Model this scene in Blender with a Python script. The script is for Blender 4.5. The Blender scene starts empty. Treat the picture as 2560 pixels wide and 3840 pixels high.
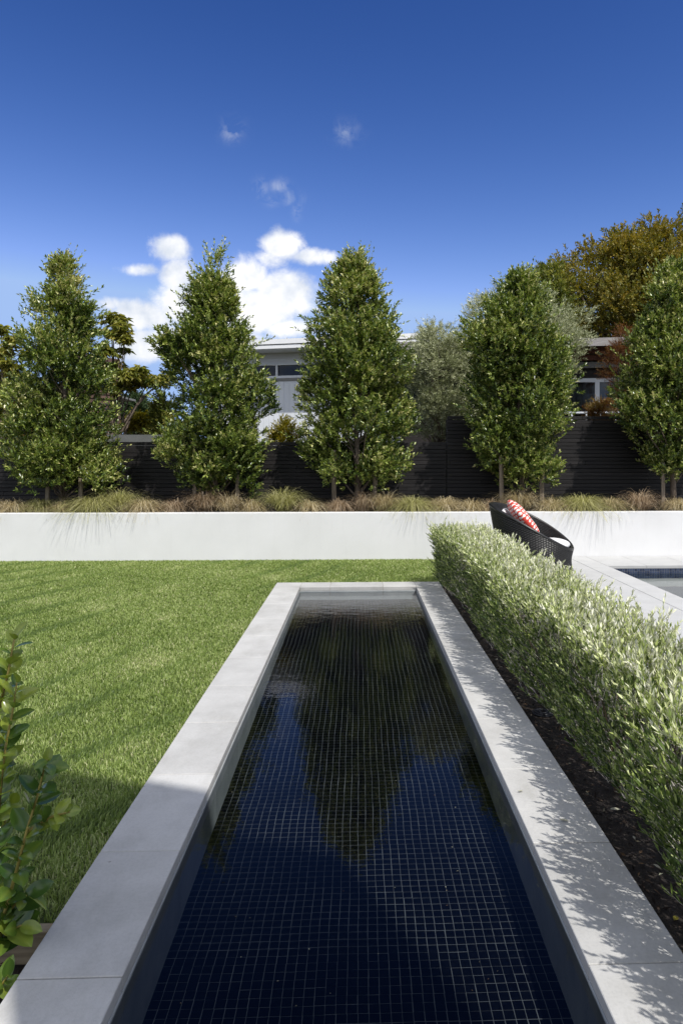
import bpy, bmesh, math, random
import numpy as np
from mathutils import Vector, Matrix
R = math.radians
scene = bpy.context.scene
COL = scene.collection

# ------------------------------------------------------------------ camera
F, PPX, HOR, H = 2560.0, 1432.0, 1722.0, 1.5
A = R(2.0); CA, SA = math.cos(A), math.sin(A)
cam = bpy.data.cameras.new('camera'); camo = bpy.data.objects.new('camera', cam); COL.objects.link(camo)
camo.location = (0, 0, H); camo.rotation_euler = (math.pi/2, 0, -A)
cam.lens = 24.0; cam.sensor_width = 36.0
cam.shift_x = (1280-PPX)/3840.0; cam.shift_y = (HOR-1920)/3840.0
cam.clip_start = 0.05; cam.clip_end = 3000
scene.camera = camo

# ------------------------------------------------------------------ sky, sun, exposure
SUN = Vector((0.34, -0.61, 1.0)).normalized()
EL = math.asin(SUN.z); AZ = math.atan2(SUN.x, SUN.y)
world = bpy.data.worlds.new('World'); scene.world = world; world.use_nodes = True
wt = world.node_tree; wn = wt.nodes; wl = wt.links; wn.clear()
def wnode(t, **kw):
    n = wn.new(t)
    for k, v in kw.items(): setattr(n, k, v)
    return n
def wmath(op, a, b=None, c=None, clamp=False):
    n = wnode('ShaderNodeMath', operation=op); n.use_clamp = clamp
    for i, v in enumerate((a, b, c)):
        if v is None: continue
        if isinstance(v, (int, float)): n.inputs[i].default_value = v
        else: wl.new(v, n.inputs[i])
    return n.outputs[0]
sky = wnode('ShaderNodeTexSky'); sky.sky_type = 'NISHITA'; sky.sun_disc = False
sky.sun_elevation = EL; sky.sun_rotation = AZ
sky.altitude = 0; sky.air_density = 1.0; sky.dust_density = 0.15; sky.ozone_density = 3.0
hsv = wnode('ShaderNodeHueSaturation'); hsv.inputs['Hue'].default_value = .518; hsv.inputs['Saturation'].default_value = .92; hsv.inputs['Value'].default_value = .40
gam = wnode('ShaderNodeGamma'); gam.inputs[1].default_value = 1.5
wl.new(sky.outputs[0], gam.inputs[0]); wl.new(gam.outputs[0], hsv.inputs['Color'])
bg = wnode('ShaderNodeBackground'); bg.inputs[1].default_value = 0.10
sr = wnode('ShaderNodeSeparateColor'); wl.new(hsv.outputs[0], sr.inputs[0]); sc_ = wnode('ShaderNodeCombineColor')
for i_, (a_, p_, c_) in enumerate(((7.3, 1.91, .34), (2.45, 1.347, .50), (1.55, 1.12, .84))):      # deep polarised blue: steeper fall towards the zenith
    wl.new(wmath('MINIMUM', wmath('MULTIPLY', wmath('POWER', wmath('MULTIPLY', sr.outputs[i_], .1189), p_), a_/.1189), c_/.1189), sc_.inputs[i_])
wl.new(sc_.outputs[0], bg.inputs[0])
tc = wnode('ShaderNodeTexCoord')
sep = wnode('ShaderNodeSeparateXYZ'); wl.new(tc.outputs['Generated'], sep.inputs[0])
dy = wmath('MAXIMUM', sep.outputs[1], 0.05)
U = wmath('DIVIDE', sep.outputs[0], dy); V = wmath('DIVIDE', sep.outputs[2], dy)
cmb = wnode('ShaderNodeCombineXYZ'); wl.new(U, cmb.inputs[0]); wl.new(V, cmb.inputs[1])
def wnoise(scale, detail, rough, dist=0.0, off=(0, 0, 0), src=None):
    m = wnode('ShaderNodeMapping'); m.inputs['Location'].default_value = off
    wl.new(src or cmb.outputs[0], m.inputs[0])
    n = wnode('ShaderNodeTexNoise'); n.inputs['Scale'].default_value = scale; n.inputs['Detail'].default_value = detail
    n.inputs['Roughness'].default_value = rough; n.inputs['Distortion'].default_value = dist
    wl.new(m.outputs[0], n.inputs['Vector']); return n.outputs['Fac']
nz = wnoise(9, 8, 0.6, 0.15); nzf = wnoise(30, 9, 0.66, 0.35, (3, 1, 0))
# cumulus bank low over the houses and three thin wisps higher up: (u, v, ru, rv, weight)
blobs = [(-.269,.306,.032,.024,1.0),(-.313,.274,.034,.012,.75),(-.262,.268,.030,.034,.9),(-.110,.312,.032,.024,1.0),(-.064,.296,.042,.015,.85),(-.125,.292,.03,.02,.7),
         (-.108,.240,.052,.036,1.1),(-.167,.264,.042,.032,.95),(-.155,.215,.075,.042,1.0),(-.100,.190,.052,.018,.95),(-.320,.207,.058,.026,.9),(-.356,.224,.040,.014,.75),
         (-.305,.163,.055,.030,.95),(-.236,.228,.065,.040,1.0),(-.206,.165,.13,.034,.9),(-.40,.235,.03,.010,.6)]
acc = None
for u, v, ru, rv, w in blobs:
    a = wmath('MULTIPLY', wmath('SUBTRACT', U, u), 1/ru); b = wmath('MULTIPLY', wmath('SUBTRACT', V, v), 1/rv)
    d2 = wmath('ADD', wmath('MULTIPLY', a, a), wmath('MULTIPLY', b, b))
    g = wmath('MULTIPLY', wmath('EXPONENT', wmath('MULTIPLY', d2, -0.8)), w)
    acc = g if acc is None else wmath('MAXIMUM', acc, g)
cm = wmath('ADD', acc, wmath('MULTIPLY', wmath('SUBTRACT', nz, 0.5), 0.9))
cm = wmath('ADD', cm, wmath('MULTIPLY', wmath('SUBTRACT', nzf, 0.5), 0.75))
mr = wnode('ShaderNodeMapRange', interpolation_type='SMOOTHSTEP'); wl.new(cm, mr.inputs[0])
mr.inputs[1].default_value = 0.33; mr.inputs[2].default_value = 0.82
wisps = [(-.183,.477,.014,.014,1),(-.0175,.479,.016,.013,1.1),(-.141,.395,.010,.011,1.3),(-.116,.397,.012,.009,1.3),(-.098,.381,.014,.009,1.2),(-.089,.366,.006,.012,.9),(-.125,.378,.012,.008,.7)]
acc2 = None
for u, v, ru, rv, w in wisps:
    a = wmath('MULTIPLY', wmath('SUBTRACT', U, u), 1/ru); b = wmath('MULTIPLY', wmath('SUBTRACT', V, v), 1/rv)
    d2 = wmath('ADD', wmath('MULTIPLY', a, a), wmath('MULTIPLY', b, b))
    g = wmath('MULTIPLY', wmath('EXPONENT', wmath('MULTIPLY', d2, -0.9)), w)
    acc2 = g if acc2 is None else wmath('MAXIMUM', acc2, g)
nw = wnoise(30, 8, 0.66, .6, (1.7, 4.2, 0))
wf = wmath('MULTIPLY', acc2, wmath('MULTIPLY', wmath('SUBTRACT', nw, 0.44), 3.6, clamp=True), clamp=True)
wf = wmath('MULTIPLY', wf, 0.42)
fac = wmath('MAXIMUM', wmath('MULTIPLY', mr.outputs[0], 0.97), wf)
fac = wmath('MULTIPLY', fac, wmath('GREATER_THAN', sep.outputs[1], 0.06))
# unseen cumulus added outside the view to brighten the shade (drawn on a flat cloud deck)
dz_ = wmath('ADD', wmath('MAXIMUM', sep.outputs[2], 0.0), 0.18)
deck = wnode('ShaderNodeCombineXYZ'); wl.new(wmath('DIVIDE', sep.outputs[0], dz_), deck.inputs[0]); wl.new(wmath('DIVIDE', sep.outputs[1], dz_), deck.inputs[1])
nd = wnoise(1.5, 8, .58, .2, (2.3, .7, 0), deck.outputs[0])
md = wnode('ShaderNodeMapRange', interpolation_type='SMOOTHSTEP'); wl.new(nd, md.inputs[0]); md.inputs[1].default_value = .385; md.inputs[2].default_value = .545
away = wnode('ShaderNodeMapRange', interpolation_type='SMOOTHSTEP'); wl.new(sep.outputs[1], away.inputs[0]); away.inputs[1].default_value = .62; away.inputs[2].default_value = .25
fac = wmath('MAXIMUM', fac, wmath('MULTIPLY', md.outputs[0], away.outputs[0]))
cbg = wnode('ShaderNodeBackground'); cbg.inputs[1].default_value = 0.86
cr = wnode('ShaderNodeValToRGB'); cr.color_ramp.elements[0].color = (.55, .62, .74, 1); cr.color_ramp.elements[1].color = (1, 1, 1, 1)
cr.color_ramp.elements[0].position = 0.36; cr.color_ramp.elements[1].position = 0.56
wl.new(wnoise(11, 5, .55, .1, (.02, .035, 0)), cr.inputs[0]); wl.new(cr.outputs[0], cbg.inputs[0])
mx = wnode('ShaderNodeMixShader'); wl.new(fac, mx.inputs[0]); wl.new(bg.outputs[0], mx.inputs[1]); wl.new(cbg.outputs[0], mx.inputs[2])
wo = wnode('ShaderNodeOutputWorld'); wl.new(mx.outputs[0], wo.inputs[0])

sl = bpy.data.lights.new('sun', 'SUN'); sl.energy = 3.4; sl.angle = R(0.53); sl.color = (1.0, 0.965, 0.91)
so = bpy.data.objects.new('sun', sl); COL.objects.link(so); so.rotation_euler = (-SUN).to_track_quat('-Z', 'Y').to_euler()
so.location = (4, -8, 14)
vs = scene.view_settings; vs.view_transform = 'Standard'; vs.look = 'None'; vs.exposure = 0.36; vs.gamma = 1.0; vs.use_curve_mapping = False
scene.render.engine = 'CYCLES'
cy = scene.cycles; cy.use_denoising = True; cy.max_bounces = 6; cy.transparent_max_bounces = 12; cy.diffuse_bounces = 2; cy.glossy_bounces = 3
cy.caustics_reflective = False; cy.caustics_refractive = False; cy.sample_clamp_indirect = 6.0

# ------------------------------------------------------------------ helpers
def at(px, py, Y):
    """photo pixel (2560x3840) seen at world depth Y -> (X, Z)"""
    u = (px-PPX)/F
    X = Y*(u*CA+SA)/(CA-u*SA)
    return X, H-(py-HOR)/F*(Y*CA+X*SA)

def mat(name, build):
    m = bpy.data.materials.new(name); m.use_nodes = True
    nt = m.node_tree; nt.nodes.clear()
    out = nt.nodes.new('ShaderNodeOutputMaterial')
    def N(t, **kw):
        n = nt.nodes.new(t)
        for k, v in kw.items(): setattr(n, k, v)
        return n
    def Lk(a, b): nt.links.new(a, b)
    build(N, Lk, out)
    return m

def noise(N, Lk, scale, detail=4, rough=.55, coord='Object', mapscale=None, rot=None):
    t = N('ShaderNodeTexCoord') if coord != 'Position' else N('ShaderNodeNewGeometry')
    src = t.outputs[coord]
    if mapscale or rot:
        m = N('ShaderNodeMapping')
        if mapscale: m.inputs['Scale'].default_value = mapscale
        if rot: m.inputs['Rotation'].default_value = rot
        Lk(src, m.inputs[0]); src = m.outputs[0]
    n = N('ShaderNodeTexNoise'); n.inputs['Scale'].default_value = scale; n.inputs['Detail'].default_value = detail
    n.inputs['Roughness'].default_value = rough; Lk(src, n.inputs['Vector'])
    return n.outputs['Fac']

def ramp(N, Lk, fac, stops):
    r = N('ShaderNodeValToRGB'); e = r.color_ramp.elements
    while len(e) < len(stops): e.new(0.5)
    for i, (p, c) in enumerate(stops): e[i].position = p; e[i].color = (*c, 1)
    if fac is not None: Lk(fac, r.inputs[0])
    return r.outputs[0]

def bump(N, Lk, fac, strength, dist=.01):
    b = N('ShaderNodeBump'); b.inputs['Strength'].default_value = strength; b.inputs['Distance'].default_value = dist
    Lk(fac, b.inputs['Height']); return b.outputs[0]

def surf(name, c0, c1, scale=6, rough=.7, bscale=60, bstr=.15, rnd=.0, coord='Position', mapscale=None, spec=.4, fine=.0, detail=5, p0=.3, p1=.7):
    def b(N, Lk, out):
        f = noise(N, Lk, scale, detail, .6, coord, mapscale)
        c = ramp(N, Lk, f, [(p0, c0), (p1, c1)])
        if fine > 0:
            ff = noise(N, Lk, scale*28, 3, .6, coord, mapscale)
            m2 = N('ShaderNodeMix', data_type='RGBA', blend_type='OVERLAY'); m2.inputs[0].default_value = fine
            Lk(c, m2.inputs[6]); Lk(ff, m2.inputs[7]); c = m2.outputs[2]
        if rnd > 0:
            oi = N('ShaderNodeObjectInfo'); h = N('ShaderNodeHueSaturation')
            mr_ = N('ShaderNodeMapRange'); mr_.inputs[3].default_value = 1-rnd; mr_.inputs[4].default_value = 1+rnd
            Lk(oi.outputs['Random'], mr_.inputs[0]); Lk(mr_.outputs[0], h.inputs['Value']); Lk(c, h.inputs['Color']); c = h.outputs[0]
        p = N('ShaderNodeBsdfPrincipled'); p.inputs['Roughness'].default_value = rough; p.inputs['Specular IOR Level'].default_value = spec
        Lk(c, p.inputs['Base Color'])
        Lk(bump(N, Lk, noise(N, Lk, bscale, 4, .6, coord, mapscale), bstr), p.inputs['Normal'])
        Lk(p.outputs[0], out.inputs[0])
    return mat(name, b)

def leafmat(name, stops, rough=.42, trans=.28, spec=.45, tint=None):
    def b(N, Lk, out):
        a = N('ShaderNodeAttribute'); a.attribute_name = 'var'
        c = ramp(N, Lk, a.outputs['Fac'], stops)
        p = N('ShaderNodeBsdfPrincipled'); p.inputs['Roughness'].default_value = rough; p.inputs['Specular IOR Level'].default_value = spec
        Lk(c, p.inputs['Base Color'])
        t = N('ShaderNodeBsdfTranslucent')
        h = N('ShaderNodeHueSaturation'); h.inputs['Saturation'].default_value = 1.15; h.inputs['Value'].default_value = 1.35; Lk(c, h.inputs['Color'])
        Lk(h.outputs[0], t.inputs[0])
        m = N('ShaderNodeMixShader'); m.inputs[0].default_value = trans
        Lk(p.outputs[0], m.inputs[1]); Lk(t.outputs[0], m.inputs[2]); Lk(m.outputs[0], out.inputs[0])
    return mat(name, b)

def link(o, parent=None):
    COL.objects.link(o)
    if parent: o.parent = parent
    return o
def tag(o, label=None, cat=None, group=None, kind=None):
    if label: o['label'] = label
    if cat: o['category'] = cat
    if group: o['group'] = group
    if kind: o['kind'] = kind
    return o
def empty(name, loc=(0, 0, 0), rz=0):
    o = bpy.data.objects.new(name, None); o.location = loc; o.rotation_euler = (0, 0, rz); o.empty_display_size = .1
    return link(o)
def obj(name, me, m=None, parent=None, loc=(0, 0, 0), rot=(0, 0, 0), scale=(1, 1, 1)):
    o = bpy.data.objects.new(name, me)
    if m is not None and len(me.materials) == 0: me.materials.append(m)
    o.location = loc; o.rotation_euler = rot; o.scale = scale
    return link(o, parent)

class MB:
    """collects boxes, prisms, tubes -> one mesh"""
    def __init__(s): s.v = []; s.f = []
    def box(s, x0, x1, y0, y1, z0, z1, M=None):
        n = len(s.v)
        for z in (z0, z1):
            for x, y in ((x0, y0), (x1, y0), (x1, y1), (x0, y1)):
                p = Vector((x, y, z)); s.v.append(tuple(M @ p if M else p))
        for q in ((3, 2, 1, 0), (4, 5, 6, 7), (0, 1, 5, 4), (1, 2, 6, 5), (2, 3, 7, 6), (3, 0, 4, 7)): s.f.append(tuple(n+i for i in q))
        return s
    def quad(s, *pts):
        n = len(s.v); s.v += [tuple(p) for p in pts]; s.f.append(tuple(range(n, n+len(pts)))); return s
    def tube(s, pts, rad, k=6, cap=True):
        pts = [Vector(p) for p in pts]; n0 = len(s.v); nr = len(pts)
        for i, p in enumerate(pts):
            t = (pts[min(i+1, nr-1)]-pts[max(i-1, 0)]).normalized()
            a = t.orthogonal().normalized() if abs(t.z) > .99 else t.cross(Vector((0, 0, 1))).normalized()
            b = t.cross(a); r = rad[i] if hasattr(rad, '__len__') else rad
            for j in range(k):
                w = 2*math.pi*j/k; s.v.append(tuple(p+(a*math.cos(w)+b*math.sin(w))*r))
        for i in range(nr-1):
            for j in range(k):
                s.f.append((n0+i*k+j, n0+i*k+(j+1) % k, n0+(i+1)*k+(j+1) % k, n0+(i+1)*k+j))
        if cap:
            s.f.append(tuple(n0+j for j in range(k))[::-1]); s.f.append(tuple(n0+(nr-1)*k+j for j in range(k)))
        return s
    def mesh(s, name, bevel=0, smooth=False, seg=1):
        me = bpy.data.meshes.new(name); me.from_pydata(s.v, [], s.f)
        bm = bmesh.new(); bm.from_mesh(me); bmesh.ops.recalc_face_normals(bm, faces=bm.faces)
        if bevel: bmesh.ops.bevel(bm, geom=list(bm.edges), offset=bevel, segments=seg, affect='EDGES', profile=.5)
        if smooth:
            for f in bm.faces: f.smooth = True
        bm.to_mesh(me); bm.free(); return me
    def build(s, name, m, parent=None, bevel=0, smooth=False, loc=(0, 0, 0), rot=(0, 0, 0)):
        return obj(name, s.mesh(name, bevel, smooth), m, parent, loc, rot)

def soup(name, verts, faces_per, nv, var, smooth=False):
    """verts (N,nv,3); faces_per list of index tuples (all same length) -> mesh with per-point 'var'"""
    N_ = verts.shape[0]; me = bpy.data.meshes.new(name)
    fp = np.array(faces_per, dtype=np.int32); k = fp.shape[1]
    idx = (np.arange(N_, dtype=np.int32)[:, None, None]*nv+fp[None]).reshape(-1)
    nf = N_*fp.shape[0]
    me.vertices.add(N_*nv); me.vertices.foreach_set('co', verts.astype(np.float32).reshape(-1))
    me.loops.add(nf*k); me.loops.foreach_set('vertex_index', idx)
    me.polygons.add(nf); me.polygons.foreach_set('loop_start', np.arange(nf, dtype=np.int32)*k)
    if smooth: me.polygons.foreach_set('use_smooth', np.ones(nf, dtype=bool))
    at_ = me.attributes.new('var', 'FLOAT', 'POINT')
    at_.data.foreach_set('value', np.repeat(var.astype(np.float32), nv))
    me.update(calc_edges=True); return me
def unit(v): return v/np.maximum(np.linalg.norm(v, axis=-1, keepdims=True), 1e-9)

def leaves(base, d, up, L, W, fold=.25, droop=.12, rng=None):
    """kite leaves folded along the midrib, (N,4,3)"""
    d = unit(d); side = unit(np.cross(d, up)); n = np.cross(side, d)
    L = L[:, None]; W = W[:, None]
    mid = base+d*L*.48
    return np.stack([base, mid+side*W*.5+n*W*fold, base+d*L-n*L*droop, mid-side*W*.5+n*W*fold], 1)
LEAF_F = [(0, 1, 2), (0, 2, 3)]

def shoots_to_leaves(o, s, l, k, Lr, Wr, rng, spread=.85, upbias=.25):
    """o,s (S,3), l (S,) -> leaves arranged round each shoot"""
    S = len(o); t = np.tile(np.linspace(.12, 1.0, k), (S, 1))+rng.uniform(-.04, .04, (S, k))
    s = unit(s); ref = unit(rng.normal(size=(S, 3))); a = unit(np.cross(s, ref)); b = np.cross(s, a)
    ph = np.arange(k)[None]*2.4+rng.uniform(0, 6.28, (S, 1))
    rad = a[:, None]*np.cos(ph)[..., None]+b[:, None]*np.sin(ph)[..., None]
    base = o[:, None]+s[:, None]*(t*l[:, None])[..., None]
    sp = spread*(1.15-.6*t)[..., None]
    d = unit(s[:, None]*(1.0-.35*sp)+rad*sp+np.array([0, 0, upbias])+rng.normal(size=(S, k, 3))*.18)
    up = unit(np.array([0, 0, 1.])+rng.normal(size=(S, k, 3))*.45+s[:, None]*.4)
    L = rng.uniform(*Lr, (S, k)); W = L*rng.uniform(*Wr, (S, k))
    return leaves(base.reshape(-1, 3), d.reshape(-1, 3), up.reshape(-1, 3), L.ravel(), W.ravel()), t.ravel()

# ------------------------------------------------------------------ materials
M = {}
def stone_b(N, Lk, out):
    f = noise(N, Lk, 3.5, 7, .65, 'Position'); st = noise(N, Lk, 1.7, 6, .7, 'Position', (1.6, .8, 1)); sp_ = noise(N, Lk, 90, 3, .6, 'Position'); pit = noise(N, Lk, 34, 2, .5, 'Position')
    c = ramp(N, Lk, f, [(.3, (.405, .40, .385)), (.7, (.52, .515, .50))])
    for cc, a in ((ramp(N, Lk, st, [(.33, (.74, .73, .70)), (.50, (1, 1, 1))]), .55), (ramp(N, Lk, sp_, [(.3, (.86, .86, .86)), (.55, (1, 1, 1))]), .6), (ramp(N, Lk, pit, [(.20, (.45, .43, .40)), (.245, (1, 1, 1))]), .7)):
        m = N('ShaderNodeMix', data_type='RGBA', blend_type='MULTIPLY'); m.inputs[0].default_value = a; Lk(c, m.inputs[6]); Lk(cc, m.inputs[7]); c = m.outputs[2]
    oi = N('ShaderNodeObjectInfo'); h = N('ShaderNodeHueSaturation'); mr_ = N('ShaderNodeMapRange'); mr_.inputs[3].default_value = .93; mr_.inputs[4].default_value = 1.09
    Lk(oi.outputs['Random'], mr_.inputs[0]); Lk(mr_.outputs[0], h.inputs['Value']); Lk(c, h.inputs['Color'])
    p = N('ShaderNodeBsdfPrincipled'); p.inputs['Roughness'].default_value = .72; p.inputs['Specular IOR Level'].default_value = .4
    Lk(h.outputs[0], p.inputs['Base Color']); Lk(bump(N, Lk, noise(N, Lk, 220, 4, .6, 'Position'), .14), p.inputs['Normal']); Lk(p.outputs[0], out.inputs[0])
M['stone'] = mat('basalt_paving', stone_b)
M['pool_wall'] = surf('basalt_pool_lining', (.30, .32, .33), (.42, .44, .44), 6, .6, 140, .15, .05, fine=.15)
M['terrace'] = surf('basalt_terrace', (.44, .44, .435), (.50, .50, .495), 4, .75, 200, .10, .025, fine=.08)
M['grout'] = surf('pale_grout', (.20, .20, .19), (.40, .40, .38), 30, .9, 200, .2)
M['tilegrout'] = surf('pool_grout', (.06, .064, .07), (.17, .178, .18), 5, .9, 200, .2)
M['joint'] = surf('joint_mortar', (.34, .32, .28), (.46, .43, .38), 20, .9, 200, .2)
M['render'] = surf('white_render', (.69, .69, .685), (.75, .75, .745), 1.6, .85, 180, .12, fine=.05)
def wall_b(N, Lk, out):
    f = noise(N, Lk, 1.6, 5, .6, 'Position'); st = noise(N, Lk, 3.0, 5, .65, 'Position', (3.0, 1, .35)); fi = noise(N, Lk, 45, 3, .6, 'Position')
    c = ramp(N, Lk, f, [(.3, (.66, .66, .655)), (.7, (.71, .71, .71))])
    c2 = ramp(N, Lk, st, [(.28, (.80, .80, .79)), (.48, (1, 1, 1))]); c3 = ramp(N, Lk, fi, [(.25, (.93, .93, .93)), (.45, (1, 1, 1))])
    for cc, a in ((c2, .13), (c3, .35)):
        m = N('ShaderNodeMix', data_type='RGBA', blend_type='MULTIPLY'); m.inputs[0].default_value = a; Lk(c, m.inputs[6]); Lk(cc, m.inputs[7]); c = m.outputs[2]
    p = N('ShaderNodeBsdfPrincipled'); p.inputs['Roughness'].default_value = .85; p.inputs['Specular IOR Level'].default_value = .3
    Lk(c, p.inputs['Base Color']); Lk(bump(N, Lk, noise(N, Lk, 120, 5, .6, 'Position'), .25), p.inputs['Normal']); Lk(p.outputs[0], out.inputs[0])
M['render'] = mat('white_render', wall_b)
M['soil'] = surf('dark_mulch_soil', (.010, .008, .007), (.035, .027, .022), 25, .95, 90, .8)
M['earth'] = surf('garden_earth', (.05, .045, .03), (.09, .085, .05), 2, .95, 10, .4)
M['turf'] = surf('turf_thatch', (.05, .07, .02), (.09, .115, .035), 14, .95, 120, .8)
def fence_b(N, Lk, out):
    f = noise(N, Lk, 5, 6, .7, 'Object', (.6, 1, 14))
    oi = N('ShaderNodeObjectInfo')
    c = ramp(N, Lk, f, [(.3, (.006, .005, .005)), (.75, (.022, .020, .020))])
    h = N('ShaderNodeHueSaturation'); mr_ = N('ShaderNodeMapRange'); mr_.inputs[3].default_value = .6; mr_.inputs[4].default_value = 1.5
    Lk(oi.outputs['Random'], mr_.inputs[0]); Lk(mr_.outputs[0], h.inputs['Value']); Lk(c, h.inputs['Color'])
    p = N('ShaderNodeBsdfPrincipled'); p.inputs['Roughness'].default_value = .55; p.inputs['Specular IOR Level'].default_value = .35
    Lk(h.outputs[0], p.inputs['Base Color']); Lk(bump(N, Lk, f, .3), p.inputs['Normal']); Lk(p.outputs[0], out.inputs[0])
M['fence'] = mat('black_stained_timber', fence_b)
M['stake'] = surf('weathered_stake_timber', (.16, .125, .095), (.30, .25, .19), 6, .85, 60, .4, .12, mapscale=(8, 8, 1))
M['bark'] = surf('smooth_brown_bark', (.10, .075, .055), (.24, .19, .15), 9, .85, 50, .5, mapscale=(2, 2, .7))
M['twig'] = surf('twig_bark', (.09, .06, .04), (.18, .13, .09), 12, .8, 60, .3)
M['greystem'] = surf('pale_grey_stem', (.30, .28, .25), (.50, .47, .43), 30, .8, 90, .2)
M['edging'] = surf('pine_edging_board', (.26, .205, .135), (.42, .34, .235), 6, .85, 60, .3, mapscale=(1, 8, 14))
def tile_b(N, Lk, out):
    oi = N('ShaderNodeObjectInfo')
    f = noise(N, Lk, 40, 4, .6, 'Position')
    c = ramp(N, Lk, f, [(.3, (.0012, .0014, .0028)), (.7, (.0035, .004, .006))])
    p = N('ShaderNodeBsdfPrincipled'); p.inputs['Roughness'].default_value = .35; p.inputs['Specular IOR Level'].default_value = .03
    Lk(c, p.inputs['Base Color']); Lk(p.outputs[0], out.inputs[0])
M['tile'] = mat('black_glass_mosaic', tile_b)
def tile2_b(N, Lk, out):
    oi = N('ShaderNodeObjectInfo')
    c = ramp(N, Lk, oi.outputs['Random'], [(0, (.018, .026, .055)), (1, (.055, .075, .13))])
    p = N('ShaderNodeBsdfPrincipled'); p.inputs['Roughness'].default_value = .2
    Lk(c, p.inputs['Base Color']); Lk(p.outputs[0], out.inputs[0])
M['bluetile'] = mat('navy_mosaic', tile2_b)
M['poolshell'] = surf('pool_interior', (.035, .05, .055), (.06, .08, .085), 20, .6, 50, .2)
def water_b(tint, s1, s2, str_):
    def b(N, Lk, out):
        n1 = noise(N, Lk, s1, 3, .5, 'Position', (1, 1.7, 1)); n2 = noise(N, Lk, s2, 2, .5, 'Position', (1, 2.0, 1))
        ad = N('ShaderNodeMath', operation='MULTIPLY_ADD'); ad.inputs[1].default_value = .35; Lk(n2, ad.inputs[0]); Lk(n1, ad.inputs[2])
        # calmer towards the sheltered near end
        g = N('ShaderNodeNewGeometry'); sp = N('ShaderNodeSeparateXYZ'); Lk(g.outputs['Position'], sp.inputs[0])
        mr_ = N('ShaderNodeMapRange'); mr_.inputs[1].default_value = 3; mr_.inputs[2].default_value = 7.2; mr_.inputs[3].default_value = .25; mr_.inputs[4].default_value = 1.0
        Lk(sp.outputs[1], mr_.inputs[0])
        mu = N('ShaderNodeMath', operation='MULTIPLY'); mu.inputs[1].default_value = str_; Lk(mr_.outputs[0], mu.inputs[0])
        bp = N('ShaderNodeBump'); bp.inputs['Distance'].default_value = .01; Lk(ad.outputs[0], bp.inputs['Height']); Lk(mu.outputs[0], bp.inputs['Strength'])
        fr = N('ShaderNodeFresnel'); fr.inputs[0].default_value = 1.25; Lk(bp.outputs[0], fr.inputs['Normal'])
        gl = N('ShaderNodeBsdfGlossy'); gl.inputs['Roughness'].default_value = .0; gl.inputs[0].default_value = (.97, .97, 1, 1); Lk(bp.outputs[0], gl.inputs['Normal'])
        tr = N('ShaderNodeBsdfTransparent'); tr.inputs[0].default_value = (*tint, 1)
        m = N('ShaderNodeMixShader'); Lk(fr.outputs[0], m.inputs[0]); Lk(tr.outputs[0], m.inputs[1]); Lk(gl.outputs[0], m.inputs[2])
        Lk(m.outputs[0], out.inputs[0])
    return b
M['water'] = mat('still_water', water_b((.66, .70, .72), 7, 22, .16))
M['poolwater'] = mat('pool_water', water_b((.70, .80, .82), 5, 14, .10))
# leaves
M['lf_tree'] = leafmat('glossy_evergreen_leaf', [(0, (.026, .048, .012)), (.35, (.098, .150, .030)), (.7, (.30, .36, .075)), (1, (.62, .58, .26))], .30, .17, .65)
M['lf_olive'] = leafmat('olive_leaf', [(0, (.11, .135, .055)), (.6, (.34, .37, .19)), (1, (.70, .71, .50))], .5, .15, .4)
M['lf_bronze'] = leafmat('bronze_leaf', [(0, (.04, .055, .012)), (.5, (.17, .165, .028)), (1, (.36, .27, .055))], .5, .22)
M['lf_rust'] = leafmat('rust_maple_leaf', [(0, (.09, .033, .014)), (.6, (.22, .09, .034)), (1, (.25, .19, .05))], .5, .3)
M['lf_long'] = leafmat('long_yellow_green_leaf', [(0, (.05, .08, .018)), (.5, (.19, .21, .047)), (1, (.46, .42, .12))], .35, .38)
M['lf_dark'] = leafmat('dense_dark_leaf', [(0, (.04, .07, .028)), (1, (.10, .15, .055))], .5, .15)
M['lf_yellow'] = leafmat('golden_leaf', [(0, (.10, .11, .015)), (1, (.42, .34, .03))], .45, .3)
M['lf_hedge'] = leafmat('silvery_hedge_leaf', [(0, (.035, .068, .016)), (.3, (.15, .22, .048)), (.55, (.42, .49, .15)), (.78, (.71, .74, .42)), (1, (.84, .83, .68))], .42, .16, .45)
M['lf_grass'] = leafmat('lawn_blade', [(0, (.09, .14, .028)), (.3, (.19, .265, .058)), (.6, (.32, .40, .115)), (.85, (.47, .52, .23)), (1, (.62, .60, .35))], .45, .35, .4)
M['straw'] = leafmat('straw_tussock_blade', [(0, (.16, .12, .055)), (.5, (.46, .37, .20)), (1, (.70, .62, .44))], .6, .25, .25)
M['strawgreen'] = leafmat('green_gold_tussock_blade', [(0, (.12, .125, .035)), (.5, (.38, .37, .13)), (1, (.62, .58, .33))], .6, .25, .25)
M['brownblade'] = leafmat('brown_tussock_blade', [(0, (.12, .08, .045)), (.5, (.36, .26, .16)), (1, (.60, .49, .36))], .6, .2, .25)
M['litter'] = leafmat('fallen_leaf', [(0, (.05, .03, .02)), (.5, (.14, .09, .05)), (.8, (.30, .30, .22)), (1, (.40, .38, .30))], .7, .1, .2)

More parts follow.
